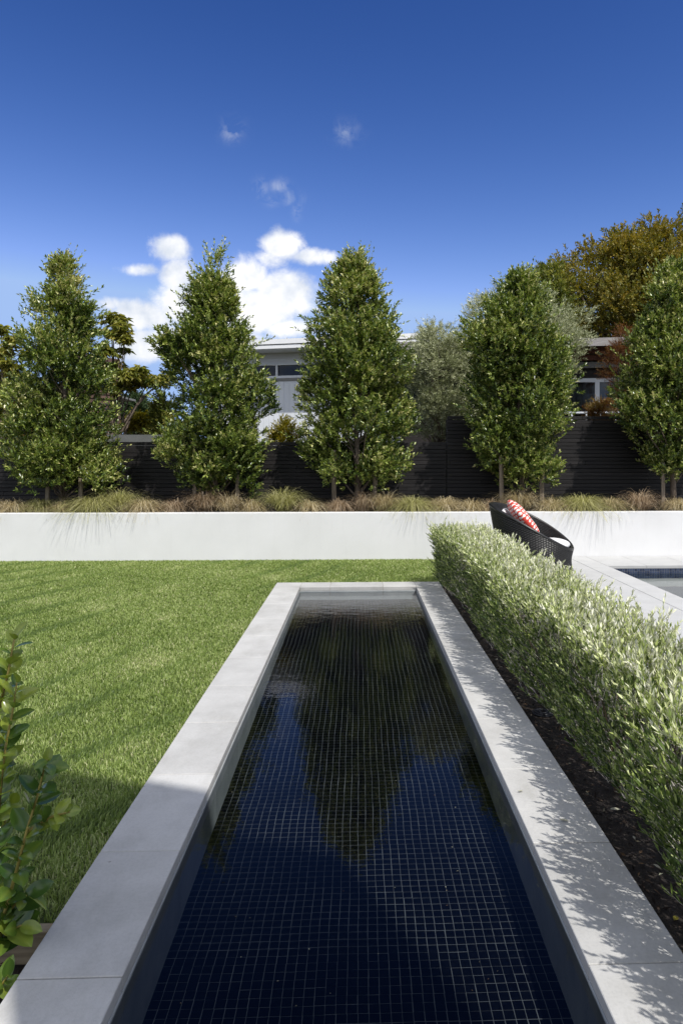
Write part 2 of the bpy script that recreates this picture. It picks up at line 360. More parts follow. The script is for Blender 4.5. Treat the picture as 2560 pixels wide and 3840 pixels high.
# ------------------------------------------------------------------ ground and lawn
INN, OUT_ = .6825, .985          # pool channel half width, coping outer edge
YF0, YF1 = 8.03, 8.34            # far inner edge, far outer edge
WALLY = 10.44
g = MB()
def ring(b, X0, X1, Y0, Y1, x0, x1, y0, y1, z):
    b.quad((X0, Y0, z), (X1, Y0, z), (X1, y0, z), (X0, y0, z)); b.quad((X0, y1, z), (X1, y1, z), (X1, Y1, z), (X0, Y1, z))
    b.quad((X0, y0, z), (x0, y0, z), (x0, y1, z), (X0, y1, z)); b.quad((x1, y0, z), (X1, y0, z), (X1, y1, z), (x1, y1, z))
ring(g, -900, 900, -900, 1400, -14, 12, -3, 10.5, -.05)
tag(g.build('ground', M['earth']), kind='structure')
l = MB(); LZ = -.045
l.quad((-14, 2.30, LZ), (-OUT_, 2.30, LZ), (-OUT_, WALLY, LZ), (-14, WALLY, LZ))
l.quad((-OUT_, YF1, LZ), (.98, YF1, LZ), (.98, WALLY, LZ), (-OUT_, WALLY, LZ))
l.quad((.98, 8.55, LZ), (1.92, 8.55, LZ), (1.92, WALLY, LZ), (.98, WALLY, LZ))
lawn = tag(l.build('lawn', M['turf']), kind='structure')
sb = MB(); sb.quad((-14, -3, -.14), (-OUT_, -3, -.14), (-OUT_, 2.26, -.14), (-14, 2.26, -.14))
sb.quad((.98, -3, -.10), (1.94, -3, -.10), (1.94, 8.56, -.10), (.98, 8.56, -.10))
tag(sb.build('garden_bed', M['soil']), kind='structure')
pt = MB(); pt.box(-.98, .98, -3, .74, -.2, -.006)
tag(pt.build('patio', M['stone']), kind='structure')

rng = np.random.default_rng(7)
def lawn_points():
    P = []
    def area(x0, x1, y0, y1, dens):
        n = int((x1-x0)*(y1-y0)*dens); P.append(np.stack([rng.uniform(x0, x1, n), rng.uniform(y0, y1, n)], 1))
    for y0, y1, dens in ((2.30, 3.2, 21000), (3.2, 4.2, 17000), (4.2, 5.5, 13500), (5.5, 7.2, 10500), (7.2, WALLY, 8500)):
        area(-.56*y1-.55, -OUT_+.012, y0, y1, dens)
    area(-OUT_, 1.0, YF1+.0, WALLY, 7000); area(1.0, 1.3, 8.6, WALLY, 5000)
    return np.concatenate(P)
P = lawn_points(); n = len(P)
# mower tracks: bands running diagonally in which the turf is pressed over
td = np.array([.46, .89]); q = P @ np.array([td[1], -td[0]])
wob = .10*np.sin(P[:, 1]*1.3+P[:, 0]*.7)+.05*np.sin(P[:, 0]*3.1)
band = np.maximum(0, np.sin((q+wob)*2*math.pi/.62))**3*(0.5+.5*np.sin(P[:, 1]*.9+P[:, 0]*1.7+1.0))
pat = .5+.25*np.sin(P[:, 0]*2.3+np.sin(P[:, 1]*1.9)*1.5)+.25*np.sin(P[:, 1]*3.1+P[:, 0]*1.2)
hgt = rng.uniform(.016, .031, n)*(1+.12*pat); hgt *= np.where(P[:, 1] < 3.4, 1.05, 1)
edge = np.clip(1-(-OUT_-P[:, 0])/.10, 0, 1)*(P[:, 1] < 8.4); hgt *= 1-.25*edge
az = rng.uniform(0, 6.283, n); lean = rng.uniform(.15, .95, n)
ld = np.stack([np.cos(az), np.sin(az)], 1); ld = ld*(1-.5*band[:, None])+td*band[:, None]*.9
b0 = np.concatenate([P, np.full((n, 1), LZ)], 1)
side = np.stack([-ld[:, 1], ld[:, 0], np.zeros(n)], 1); side = unit(side+rng.normal(size=(n, 3))*np.array([.5, .5, 0]))
wd = (.0013+.00025*P[:, 1])*rng.uniform(.7, 1.3, n)
tip = b0+np.concatenate([ld*(lean*hgt)[:, None], hgt[:, None]*(1.05-.35*lean[:, None])], 1)
mid = b0+np.concatenate([ld*(lean*hgt*.35)[:, None], hgt[:, None]*.62], 1)
vv = np.stack([b0-side*wd[:, None], b0+side*wd[:, None], mid+side*wd[:, None]*.8, tip, mid-side*wd[:, None]*.8], 1)
var = np.clip(rng.normal(.47, .20, n)+.16*(pat-.5)-.42*band+.22*np.clip(np.sin(P[:, 0]*4.7+P[:, 1]*1.1)*np.sin(P[:, 1]*3.7-P[:, 0]*2.2+.8)-.55, 0, 1)*2+.20*edge*rng.uniform(0, 1, n)+(rng.random(n) < .05)*.35, 0, 1)
gm = soup('lawn_grass', vv, [(0, 1, 2), (0, 2, 4), (4, 2, 3)], 5, var)
tag(obj('lawn_grass', gm, M['lf_grass']), label='mown green lawn left of the long pool', cat='grass', kind='stuff')

# ------------------------------------------------------------------ reflecting pool
pool = tag(empty('reflecting_pool', (0, 1.0, 0)), 'long narrow black tiled reflecting pool with pale stone coping', 'pool')
def child(name, me, m, parent, x, y, z, rz=0, sc=(1, 1, 1)):
    o = obj(name, me, m, parent, (x-parent.location.x, y-parent.location.y, z-parent.location.z), (0, 0, rz), sc); return o
LST = .639
CW = OUT_-INN
stone = MB().box(0, CW, 0, LST-.004, -.042, 0).mesh('coping_stone', .0025)
js = [2.007+LST*i for i in range(-2, 10)]
rs = random.Random(3)
for y in js:
    L_ = LST if y+LST < 8.3 else 8.34-y
    for sx in (-1, 1):
        x0 = -OUT_ if sx < 0 else INN
        o = child('coping_stone', stone, M['stone'], pool, x0, y, rs.uniform(-.0008, .0008)); o.scale = (1, (L_-.004)/(LST-.004), 1)
farst = MB().box(0, 1, YF0, YF1-.002, -.042, 0).mesh('coping_stone_end', .0025)
for x0, x1 in ((-INN+.002, -.332), (-.328, .29), (.294, INN-.002)):
    o = child('coping_stone', MB().box(0, x1-x0, 0, YF1-YF0, -.042, 0).mesh('coping_stone', .0025), M['stone'], pool, x0, YF0, 0)
for x0, x1 in ((-INN+.002, -.332), (-.328, .29), (.294, INN-.002)):
    child('coping_stone', MB().box(0, x1-x0, 0, .3, -.042, 0).mesh('coping_stone', .0025), M['stone'], pool, x0, .745, 0)
# bedding mortar under the copings
bd = MB()
for x0, x1, y0, y1 in ((-OUT_+.003, -INN-.003, .75, YF1-.004), (INN+.003, OUT_-.003, .75, YF1-.004), (-INN, INN, YF0+.004, YF1-.004), (-INN, INN, .75, 1.04)):
    bd.box(x0, x1, y0, y1, -.48, -.0035 if False else -.006)
child('mortar_bed', bd.mesh('mortar_bed'), M['joint'], pool, 0, 0, 0)
FZ = -.292
def fz(y):
    tn = max(.5, y)/1.72; sn = tn/math.sqrt(1+tn*tn)/1.333
    return -.055-.40*(sn/math.sqrt(1-sn*sn))/tn
slab = MB().box(0, .012, 0, LST-.003, -.42, -.0435).mesh('lining_slab', .0015)
for y in js:
    if y < .9: continue
    L_ = min(LST, YF0-y)
    if L_ <= .02: continue
    for sx in (-1, 1):
        o = child('lining_slab', slab, M['pool_wall'], pool, -INN-.010 if sx < 0 else INN-.002, y, 0); o.scale = (1, (L_-.003)/(LST-.003), 1)
for x0, x1 in ((-INN+.003, -.331), (-.328, .291), (.294, INN-.003)):
    child('lining_slab', MB().box(0, x1-x0, 0, .012, FZ-.01, -.0435).mesh('lining_slab', .0015), M['pool_wall'], pool, x0, YF0-.002, 0)
# mosaic floor
fl = MB(); yv = np.linspace(1.0, YF0+.01, 60)
for ya, yb in zip(yv[:-1], yv[1:]): fl.quad((-INN, ya, fz(ya)), (INN, ya, fz(ya)), (INN, yb, fz(yb)), (-INN, yb, fz(yb)))
fl.box(-INN, INN, 1.0, YF0, -.48, -.42)
child('grout_bed', fl.mesh('grout_bed'), M['tilegrout'], pool, 0, 0, 0)
NP = 38; PT = 2*INN/NP; TS = PT-.0023
tilem = MB().box(-TS/2, TS/2, -TS/2, TS/2, -.001, .0012).mesh('floor_tile', .0004)
ys = 2.16
cnt = 0; rest = []
r0 = int((1.05-ys)/PT); r1 = int((YF0-ys)/PT)
for r in range(r0, r1):
    for c in range(NP):
        x = -INN+(c+.5)*PT; y = ys+(r+.5)*PT
        x, y = x+rs.uniform(-.0005, .0005)+.0016*math.sin(y*7.3+1.3*math.sin(x*6))+.0010*math.sin(y*19+x*5), y+rs.uniform(-.0005, .0005)+.0016*math.sin(x*8.1+1.7*math.sin(y*3.1))+.0008*math.sin(x*23+y*4)
        if r >= 0 and cnt < 300:
            child('floor_tile', tilem, M['tile'], pool, x, y, fz(y)+.0003+rs.uniform(-.0003, .0003), rs.uniform(-.012, .012)).rotation_euler.x = (fz(y+.01)-fz(y-.01))/.02; cnt += 1
        else: rest.append((x, y))
rest = np.array(rest); hh = TS/2; k = len(rest)
cx = np.array([[-hh, -hh, 0], [hh, -hh, 0], [hh, hh, 0], [-hh, hh, 0]]); ch = .0012
low = cx+np.array([0, 0, .0002]); top = cx*(1-ch/hh)+np.array([0, 0, .0014])
base = np.concatenate([rest, np.zeros((k, 1))], 1)
ang = rng.uniform(-.012, .012, k); ca, sa = np.cos(ang), np.sin(ang)
tv = np.concatenate([low, top])[None].repeat(k, 0)
tv = np.stack([tv[..., 0]*ca[:, None]-tv[..., 1]*sa[:, None], tv[..., 0]*sa[:, None]+tv[..., 1]*ca[:, None], tv[..., 2]], -1)+base[:, None]
tv[..., 2] += np.vectorize(fz)(tv[..., 1])
tm = soup('floor_tiles', tv, [(4, 5, 6, 7), (0, 1, 5, 4), (1, 2, 6, 5), (2, 3, 7, 6), (3, 0, 4, 7)], 8, np.zeros(k))
tag(child('floor_tile_field', tm, M['tile'], pool, 0, 0, 0), kind='stuff')
w = MB(); w.quad((-INN+.0005, 1.05, -.055), (INN-.0005, 1.05, -.055), (INN-.0005, YF0-.001, -.055), (-INN+.0005, YF0-.001, -.055))
tag(w.build('water', M['water']), kind='structure')

# timber edging at the end of the lawn
ed = MB().box(-8, -OUT_-.004, 2.255, 2.298, -.2, -.035)
tag(ed.build('timber_edging', M['edging'], bevel=.003), 'pine edging board between lawn and soil at lower left', 'edging')

# ------------------------------------------------------------------ terrace and swimming pool
ter = MB(); ter.box(1.93, 3.205, -3, WALLY, -.25, -.008)
terrace = tag(ter.build('terrace', M['joint']), kind='structure')
pv = MB().box(0, .630, 0, LST-.005, -.04, 0).mesh('paver', .0015)
yk = [9.84-LST*i for i in range(0, 16)]
for y in yk:
    for x in (1.935, 2.570):
        o = obj('paver', pv, M['terrace'], terrace, (x, y, rs.uniform(-.0006, .0006)))
        if y > 9.8: o.scale = (1, (WALLY-9.845)/(LST-.005), 1)
sp = tag(empty('swimming_pool', (3.5, 9.5, 0)), 'swimming pool with navy mosaic waterline behind the hedge at right', 'pool')
PX, PY = 3.5, 9.5
cp = MB().box(0, PX-3.210, 0, LST-.005, -.042, 0).mesh('pool_coping', .002)
for y in yk:
    o = child('coping_stone', cp, M['terrace'], sp, 3.208, y, 0)
    if y > 9.8: o.scale = (1, (WALLY-9.845)/(LST-.005), 1)
fc = MB().box(0, .655, 0, WALLY-PY-.003, -.042, 0).mesh('pool_coping', .002)
for i in range(7): child('coping_stone', fc, M['terrace'], sp, 3.503+i*.66-.10 if i else 3.503, PY, 0).scale = ((.555/.655) if i == 0 else 1, 1, 1)
bd2 = MB().box(3.21, PX-.004, -3, WALLY, -.3, -.008); bd2.box(PX-.004, 8.1, PY+.004, WALLY, -.3, -.008)
child('mortar_bed', bd2.mesh('mortar_bed'), M['joint'], sp, 0, 0, 0)
sh = MB()
X1, Y0 = 8.1, 1.5
sh.quad((PX, Y0, -1.3), (X1, Y0, -1.3), (X1, PY, -1.3), (PX, PY, -1.3))
sh.box(PX-.004-.1, PX-.001, Y0, PY, -1.35, -.30); sh.box(PX-.1, X1, PY+.012, PY+.11, -1.35, -.043); sh.box(X1, X1+.1, Y0, PY, -1.35, -.05); sh.box(PX, X1, Y0-.1, Y0, -1.35, -.05)
child('pool_shell', sh.mesh('pool_shell'), M['poolshell'], sp, 0, 0, 0)
gb = MB().box(PX, 5.6, PY+.006, PY+.0115, -.2, -.043)
child('tile_grout', gb.mesh('tile_grout'), M['grout'], sp, 0, 0, 0)
bt = MB().box(-.0163, .0163, -.003, .002, -.0163, .0163).mesh('waterline_tile', .001)
for r in range(4):
    for c in range(56):
        child('waterline_tile', bt, M['bluetile'], sp, PX+.02+c*.0355, PY+.004, -.062-r*.0355)
w2 = MB(); w2.quad((PX-.0005, Y0, -.112), (X1, Y0, -.112), (X1, PY+.003, -.112), (PX-.0005, PY+.003, -.112))
tag(w2.build('water', M['poolwater']), kind='structure')
pt2 = MB().box(8.2, 12, -3, WALLY, -.2, -.004); tag(pt2.build('patio', M['terrace']), kind='structure')

# ------------------------------------------------------------------ white planter wall, soil, fence
pw = MB().box(-14, 12, WALLY, WALLY+.19, -.3, .685)
tag(pw.build('planter_wall', M['render'], bevel=.006), 'long low white rendered planter wall behind the lawn', 'wall')
ps = MB(); ps.quad((-14, WALLY+.19, .60), (12, WALLY+.19, .60), (12, 12.2, .62), (-14, 12.2, .62))
tag(ps.build('planter_soil', M['soil']), kind='structure')
FY = 12.0; XS = 1.56; PIT = .0665
def fence(x0, x1, z0, z1, label, seed):
    r = random.Random(seed)
    f = tag(empty('slat_fence', ((x0+x1)/2, FY, z0)), label, 'fence')
    nrow = int(round((z1-z0)/PIT)); cache = {}
    for i in range(nrow):
        zt = z1-i*PIT
        x = x0-r.uniform(0, 2.5); cuts = []
        while x < x1:
            cuts.append(max(x, x0)); x += r.choice((2.4, 3.0, 3.6))
        cuts.append(x1)
        for a, b in zip(cuts[:-1], cuts[1:]):
            if b-a < .05: continue
            key = round(b-a, 3)
            if key not in cache: cache[key] = MB().box(0, b-a-.003, -.010, .010, -.0585, 0).mesh('slat', .0015)
            child('slat', cache[key], M['fence'], f, a, FY+r.uniform(-.003, .003), zt+r.uniform(-.0015, .0015), r.uniform(-.0006, .0006))
    x = x0+.06
    while x < x1:
        child('post', MB().box(-.045, .045, .016, .10, z0-.3, z1-.03).mesh('post', .003), M['fence'], f, x, FY, 0); x += 1.8
    child('backing', MB().box(x0, x1, FY+.105, FY+.125, z0, z1-.06).mesh('backing'), M['fence'], f, 0, 0, 0)
    return f
fence(-8.4, XS-.01, .62, 1.80, 'low black horizontal slat fence behind the left and middle trees', 1)
fence(XS, 8.2, .62, 2.262, 'taller black horizontal slat fence behind the right hand trees', 2)

# ------------------------------------------------------------------ trees
def build_tree(name, label, cat, cx, cy, z0, profile, nt, seed, leafmat_, Lr=(.050, .078), Wr=(.40, .52), spt=30, k=10, tuft=.24, shl=(.09, .17), trunk_r=.05,
               tone=(.42, .2), group=None, lean=0.0, topvar=.3, inner=.35, trunk=True, ysq=1.0, bark='bark', upb=.5, base_z=None, tops=0, stems=1, gaps=0.0, gscale=1.0, shellp=.5, stray=0):
    """profile: list of (z, left, right) half extents about cx; tufts fill the volume, denser at the skin"""
    r = np.random.default_rng(seed)
    profile = sorted(profile)
    pz = np.array([p[0] for p in profile]); pl = np.array([p[1] for p in profile]); pr = np.array([p[2] for p in profile])
    t = tag(empty(name, (cx, cy, z0)), label, cat, group)
    zz = np.linspace(pz.min(), pz.max(), 200); wgt = np.interp(zz, pz, (pl+pr)/2)+.06
    z = r.choice(zz, nt, p=wgt/wgt.sum())+r.uniform(-.03, .03, nt)
    th = r.uniform(0, 2*math.pi, nt)
    rl = np.interp(z, pz, pl); rr = np.interp(z, pz, pr)
    ct, st = np.cos(th), np.sin(th)
    ts = tuft*(.6+.9*r.random(nt)**1.5)
    ts = np.minimum(ts, .10*tuft/.25+.30*(rl+rr)/2)
    rl = np.maximum(.03, rl-.55*ts-.4*shl[1]); rr = np.maximum(.03, rr-.55*ts-.4*shl[1])
    rx = np.where(ct > 0, rr, rl); ry = (rl+rr)/2*ysq
    rad = np.where(r.random(nt) < inner, r.uniform(.25, .8, nt), r.uniform(.80, 1.0, nt))*(1+.14*np.sin(4*th+z*3.1)+.14*np.sin(2.3*z*3+th)+r.normal(0, .07, nt))
    c = np.stack([cx+ct*rx*rad, cy+st*ry*rad, z], 1)
    if gaps > 0:      # open pockets in the crown where limbs are bare
        q_ = c*gscale+seed*1.7
        nf = np.sin(q_[:, 0]*2.9+1.3*np.sin(q_[:, 2]*2.3))+np.sin(q_[:, 1]*2.7+q_[:, 2]*1.9)+np.sin(q_[:, 2]*4.3+q_[:, 0]*1.7)
        kp = nf > np.quantile(nf, gaps)
        c, z, th, ct, st, ts = c[kp], z[kp], th[kp], ct[kp], st[kp], ts[kp]; nt = len(c)
    outw = np.stack([ct, st, np.full(nt, .15)], 1)
    S = nt*spt
    ci = np.repeat(np.arange(nt), spt)
    off = r.normal(size=(S, 3))*np.array([1, 1, .75]); off = unit(off)*(r.random((S, 1))**shellp)
    o = c[ci]+off*ts[ci][:, None]
    s = unit(outw[ci]*.6+off*.8+np.array([0, 0, upb])+r.normal(size=(S, 3))*.3)
    l_ = r.uniform(*shl, S)
    lv, tt = shoots_to_leaves(o, s, l_, k, Lr, Wr, r)
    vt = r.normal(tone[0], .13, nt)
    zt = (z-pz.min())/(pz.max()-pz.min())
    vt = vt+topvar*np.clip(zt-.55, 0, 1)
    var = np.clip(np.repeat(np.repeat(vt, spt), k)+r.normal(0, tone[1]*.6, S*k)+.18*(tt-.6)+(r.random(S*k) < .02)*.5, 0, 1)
    if stray:
        m = stray; zs_ = r.uniform(pz.min()+.1, pz.max(), m); tho = r.uniform(0, 6.28, m)
        rs_ = np.where(np.cos(tho) > 0, np.interp(zs_, pz, pr), np.interp(zs_, pz, pl))*r.uniform(.82, .98, m)
        so_ = np.stack([cx+np.cos(tho)*rs_, cy+np.sin(tho)*rs_, zs_], 1)
        sd = unit(np.stack([np.cos(tho), np.sin(tho), r.uniform(.3, 1.6, m)], 1)+r.normal(size=(m, 3))*.25)
        lv3, t3 = shoots_to_leaves(so_, sd, r.uniform(.14, .34, m), 11, (Lr[0]*.8, Lr[1]), Wr, r, .75)
        stray_v = (lv3, np.clip(r.normal(.55, .18, m*11)+.15*(t3-.5), 0, 1))
    # loose leader shoots standing above the crown
    parts = [lv]; vars_ = [var]
    if stray: parts.append(stray_v[0]); vars_.append(stray_v[1])
    if tops:
        m = tops; zt_ = pz.max()-r.uniform(0, .75, m)**1.0
        rt = np.interp(zt_, pz, (pl+pr)/2)
        tho = r.uniform(0, 6.28, m); so_ = np.stack([cx+np.cos(tho)*rt*.6, cy+np.sin(tho)*rt*.6, zt_-.12], 1)
        sd = unit(np.stack([np.cos(tho)*.4, np.sin(tho)*.4, np.full(m, 1.)], 1)+r.normal(size=(m, 3))*.15)
        lv2, t2 = shoots_to_leaves(so_, sd, r.uniform(.22, .52, m), 14, (Lr[0]*.7, Lr[1]*.85), Wr, r, .7)
        parts.append(lv2); vars_.append(np.clip(r.normal(.72, .15, m*14), 0, 1))
    allv = np.concatenate(parts); allv = allv-np.array([cx, cy, z0])
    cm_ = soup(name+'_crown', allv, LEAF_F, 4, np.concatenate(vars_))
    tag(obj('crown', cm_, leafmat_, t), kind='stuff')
    # trunk and limbs
    b = MB(); zt_top = pz.max()-.25
    for si in range(stems):
        ox = r.uniform(-.12, .12) if stems > 1 else 0
        zs = np.linspace(0, zt_top-z0, 9)
        pts = [(ox*min(1, zq*1.5)+lean*zq*.02+.03*math.sin(zq*2+seed+si), .03*math.cos(zq*1.7+seed), zq-(.05 if zq == 0 else 0)) for zq in zs]
        b.tube(pts, [trunk_r*(1-.88*i/8) for i in range(9)], 8)
    b.build('trunk', M[bark], t, smooth=True)
    b = MB()
    for i in r.choice(nt, min(nt, 70), replace=False):
        p1 = c[i]-np.array([cx, cy, z0]); hz = math.hypot(p1[0], p1[1])
        zb = max(.25, p1[2]-hz*r.uniform(.7, 1.2)-.1); zb = min(zb, zt_top-z0-.1)
        p0 = np.array([0, 0, zb]); mid_ = (p0+p1)/2+np.array([0, 0, -.06*hz])+r.normal(size=3)*.03
        b.tube([p0, mid_, p1], [trunk_r*.28, trunk_r*.18, trunk_r*.07], 5, cap=False)
    tag(b.build('branch', M[bark], t, smooth=True), kind='stuff')
    return t

TY = 11.25; TS_ = TY/F
def prof(cxp, rows):
    """rows of (py, leftpx, rightpx) -> metres about cx at the tree row"""
    t0 = rows[0][0]; nr = lambda py: TS_*(1-.24*max(0, 1230-py)/(1230-t0))
    return [(at(cxp, py+14*max(0, 1320-py)/(1320-t0), TY)[1], (cxp-a)*nr(py), (b-cxp)*nr(py)) for py, a, b in rows]
tree_rows = [
 (240, [(975, 225, 250), (1050, 185, 300), (1130, 150, 335), (1210, 118, 355), (1300, 78, 385), (1450, 60, 395), (1600, 35, 410), (1690, 40, 430), (1750, 75, 440), (1815, 120, 420)],
   'conical evergreen tree at far left with silvery upright leaders on top', 128),
 (803, [(940, 790, 815), (1020, 745, 850), (1100, 700, 880), (1180, 680, 905), (1290, 600, 960), (1400, 600, 975), (1530, 590, 1020), (1640, 600, 1010), (1730, 640, 985), (1815, 700, 950)],
   'conical evergreen tree second from left, standing before the white cloud', 128),
 (1335, [(955, 1305, 1345), (1020, 1235, 1395), (1100, 1210, 1450), (1200, 1165, 1475), (1290, 1145, 1505), (1420, 1150, 1520), (1540, 1125, 1530), (1640, 1095, 1550), (1720, 1140, 1540), (1800, 1210, 1470)],
   'conical evergreen tree in the middle, in front of the white house', 140),
 (1950, [(1035, 1900, 1985), (1090, 1850, 2030), (1180, 1770, 2080), (1290, 1735, 2110), (1400, 1755, 2140), (1520, 1750, 2135), (1620, 1755, 2110), (1710, 1800, 2110), (1795, 1870, 2060)],
   'broad rounded evergreen tree in front of the olives, fourth from left', 140),
 (2520, [(1000, 2490, 2555), (1070, 2425, 2620), (1180, 2410, 2660), (1290, 2370, 2680), (1400, 2320, 2700), (1500, 2310, 2720), (1600, 2340, 2710), (1690, 2400, 2690), (1770, 2450, 2600)],
   'evergreen tree cut off by the right edge of the picture', 128)]
for i, (cxp, rows, lab, nt) in enumerate(tree_rows):
    X, _ = at(cxp, 1900, TY)
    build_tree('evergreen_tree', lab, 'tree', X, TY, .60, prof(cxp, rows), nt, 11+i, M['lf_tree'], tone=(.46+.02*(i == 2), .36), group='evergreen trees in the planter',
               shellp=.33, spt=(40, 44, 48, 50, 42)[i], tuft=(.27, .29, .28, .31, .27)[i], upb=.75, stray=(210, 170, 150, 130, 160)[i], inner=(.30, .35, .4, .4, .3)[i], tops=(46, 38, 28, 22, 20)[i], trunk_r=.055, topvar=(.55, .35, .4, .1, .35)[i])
# stakes either side of each tree
stake_lab = {0: 'first', 1: 'second', 2: 'third', 3: 'fourth', 4: 'fifth'}
for i, pair in enumerate(((178, 305), (730, 890), (1253, 1406), (1880, 2030), (2485,))):
    for j, px in enumerate(pair):
        X, _ = at(px, 1900, TY-.16)
        zt = 1.45+.1*((i*7+j*3) % 4)
        s_ = MB().box(-.028, .028, -.028, .028, -.1, zt-.6).mesh('tree_stake', .004)
        o = obj('tree_stake', s_, M['stake'], None, (X, TY-.16, .60), (.012*(j-.5), .02*(1 if px in (178,) else -.4), .3*i))
        tag(o, f"square timber stake {'left' if j == 0 else 'right'} of the trunk of the {stake_lab[i]} evergreen tree from the left", 'stake', 'timber tree stakes')

# ------------------------------------------------------------------ tussock grasses
def tussock_mesh(seed, nb, spread, hgt, stiff, hang=False):
    r = np.random.default_rng(seed); n = nb
    az = r.uniform(0, 6.283, n); out = spread*r.uniform(.3, 1.15, n); h = hgt*r.uniform(.55, 1.05, n)*(1-.25*out/spread*(1-stiff))
    b = np.stack([r.normal(0, .035, n), r.normal(0, .03, n), np.zeros(n)], 1)
    d = np.stack([np.cos(az), np.sin(az)*.75, np.zeros(n)], 1)
    sd = np.stack([-np.sin(az), np.cos(az), np.zeros(n)], 1)
    T = np.array([0, .3, .58, .82, 1.0])
    fall = (1-stiff)*r.uniform(.5, 1.3, n)
    wob = r.normal(0, .03, (n, 1))
    rowsL = []; rowsR = []
    wdt = r.uniform(.0020, .0042, n)
    for t in T:
        zt = h*(t*1.45-t*t*.45-fall*t*t*t*.95); ro = out*(t**1.35)
        p = b+d*ro[:, None]+sd*(wob*t*t*2)+np.stack([np.zeros(n), np.zeros(n), zt], 1)
        wv = sd*(wdt*(1-.75*t))[:, None]
        rowsL.append(p-wv); rowsR.append(p+wv)
    vv = np.stack([x for pair in zip(rowsL, rowsR) for x in pair], 1)
    if hang:
        m = 46; az = r.uniform(3.6, 4.5, m); L2 = []
        b = np.stack([r.normal(-.38, .06, m), np.full(m, -.16), np.full(m, .06)], 1); fl_ = r.uniform(.25, 1.0, m)
        for t in T:
            p = b+np.stack([-.02-.33*fl_*t**1.4+r.normal(0, .004, m), -.10*np.minimum(1, t*2)*np.ones(m)-.01*r.random(m), .05*np.sin(t*3)-.42*fl_*t**1.3], 1)
            wv = np.tile(np.array([.0016, 0, 0])*(1-.6*t), (m, 1)); L2 += [p-wv, p+wv]
        vv = np.concatenate([vv, np.stack(L2, 1)]); n += m
    var = np.clip(r.normal(.5, .30, n), 0, 1)
    return soup('tussock', vv, [(2*i, 2*i+1, 2*i+3, 2*i+2) for i in range(4)], 10, var)
tuss = [(55, .95, 's', 0), (150, 1.05, 'g', 0), (232, .6, 's', 0), (352, 1.5, 'g', 0), (445, 1.15, 'g', 1), (545, 1.1, 's', 0), (650, .8, 'b', 0), (765, 1.1, 'b', 1), (858, .75, 's', 1), (950, .8, 's', 0),
        (1060, 1.15, 'g', 1), (1165, .85, 's', 0), (1268, .85, 'b', 0), (1365, .7, 'b', 1), (1440, .8, 's', 1), (1545, 1.35, 'g', 0), (1668, 1.15, 's', 0), (1765, .85, 's', 0), (1850, .75, 'b', 0), (1948, 1.05, 's', 1),
        (2065, 1.0, 's', 0), (2180, 1.55, 'g', 0), (2295, 1.05, 's', 0), (2395, .95, 'b', 1), (2535, .95, 's', 0), (-60, 1.1, 's', 0), (2640, 1.1, 'g', 0)]
ordn = ['first', 'second', 'third', 'fourth', 'fifth', 'sixth', 'seventh', 'eighth', 'ninth', 'tenth', 'eleventh', 'twelfth', 'thirteenth', 'fourteenth', 'fifteenth', 'sixteenth', 'seventeenth', 'eighteenth', 'nineteenth', 'twentieth',
        'twenty-first', 'twenty-second', 'twenty-third', 'twenty-fourth', 'twenty-fifth']
tone_w = {'s': 'straw coloured', 'g': 'green and gold', 'b': 'brown'}
for i, (px, sc_, tn, stiff) in enumerate(tuss):
    X, _ = at(px, 1900, 10.86)
    me = tussock_mesh(100+i, int(640*sc_**1.3), .54*sc_, .40+.17*sc_+(.10 if stiff else 0), .38 if stiff else .0, hang=(px == 352))
    o = obj('tussock_grass', me, M[{'s': 'straw', 'g': 'strawgreen', 'b': 'brownblade'}[tn]], None, (X, 10.84+.06*math.sin(i*2.1), .60))
    if px < 0: lab = 'straw coloured tussock grass cut by the left edge of the picture'
    elif px > 2600: lab = 'green tussock grass just past the right edge of the picture'
    else: lab = f"{tone_w[tn]} {'upright ' if stiff else 'arching '}tussock grass on the planter wall, {ordn[i]} from the left"
    if px == 352: lab = 'large green tussock grass trailing a strand down the white wall'
    tag(o, lab, 'grass', 'tussock grasses along the planter wall')

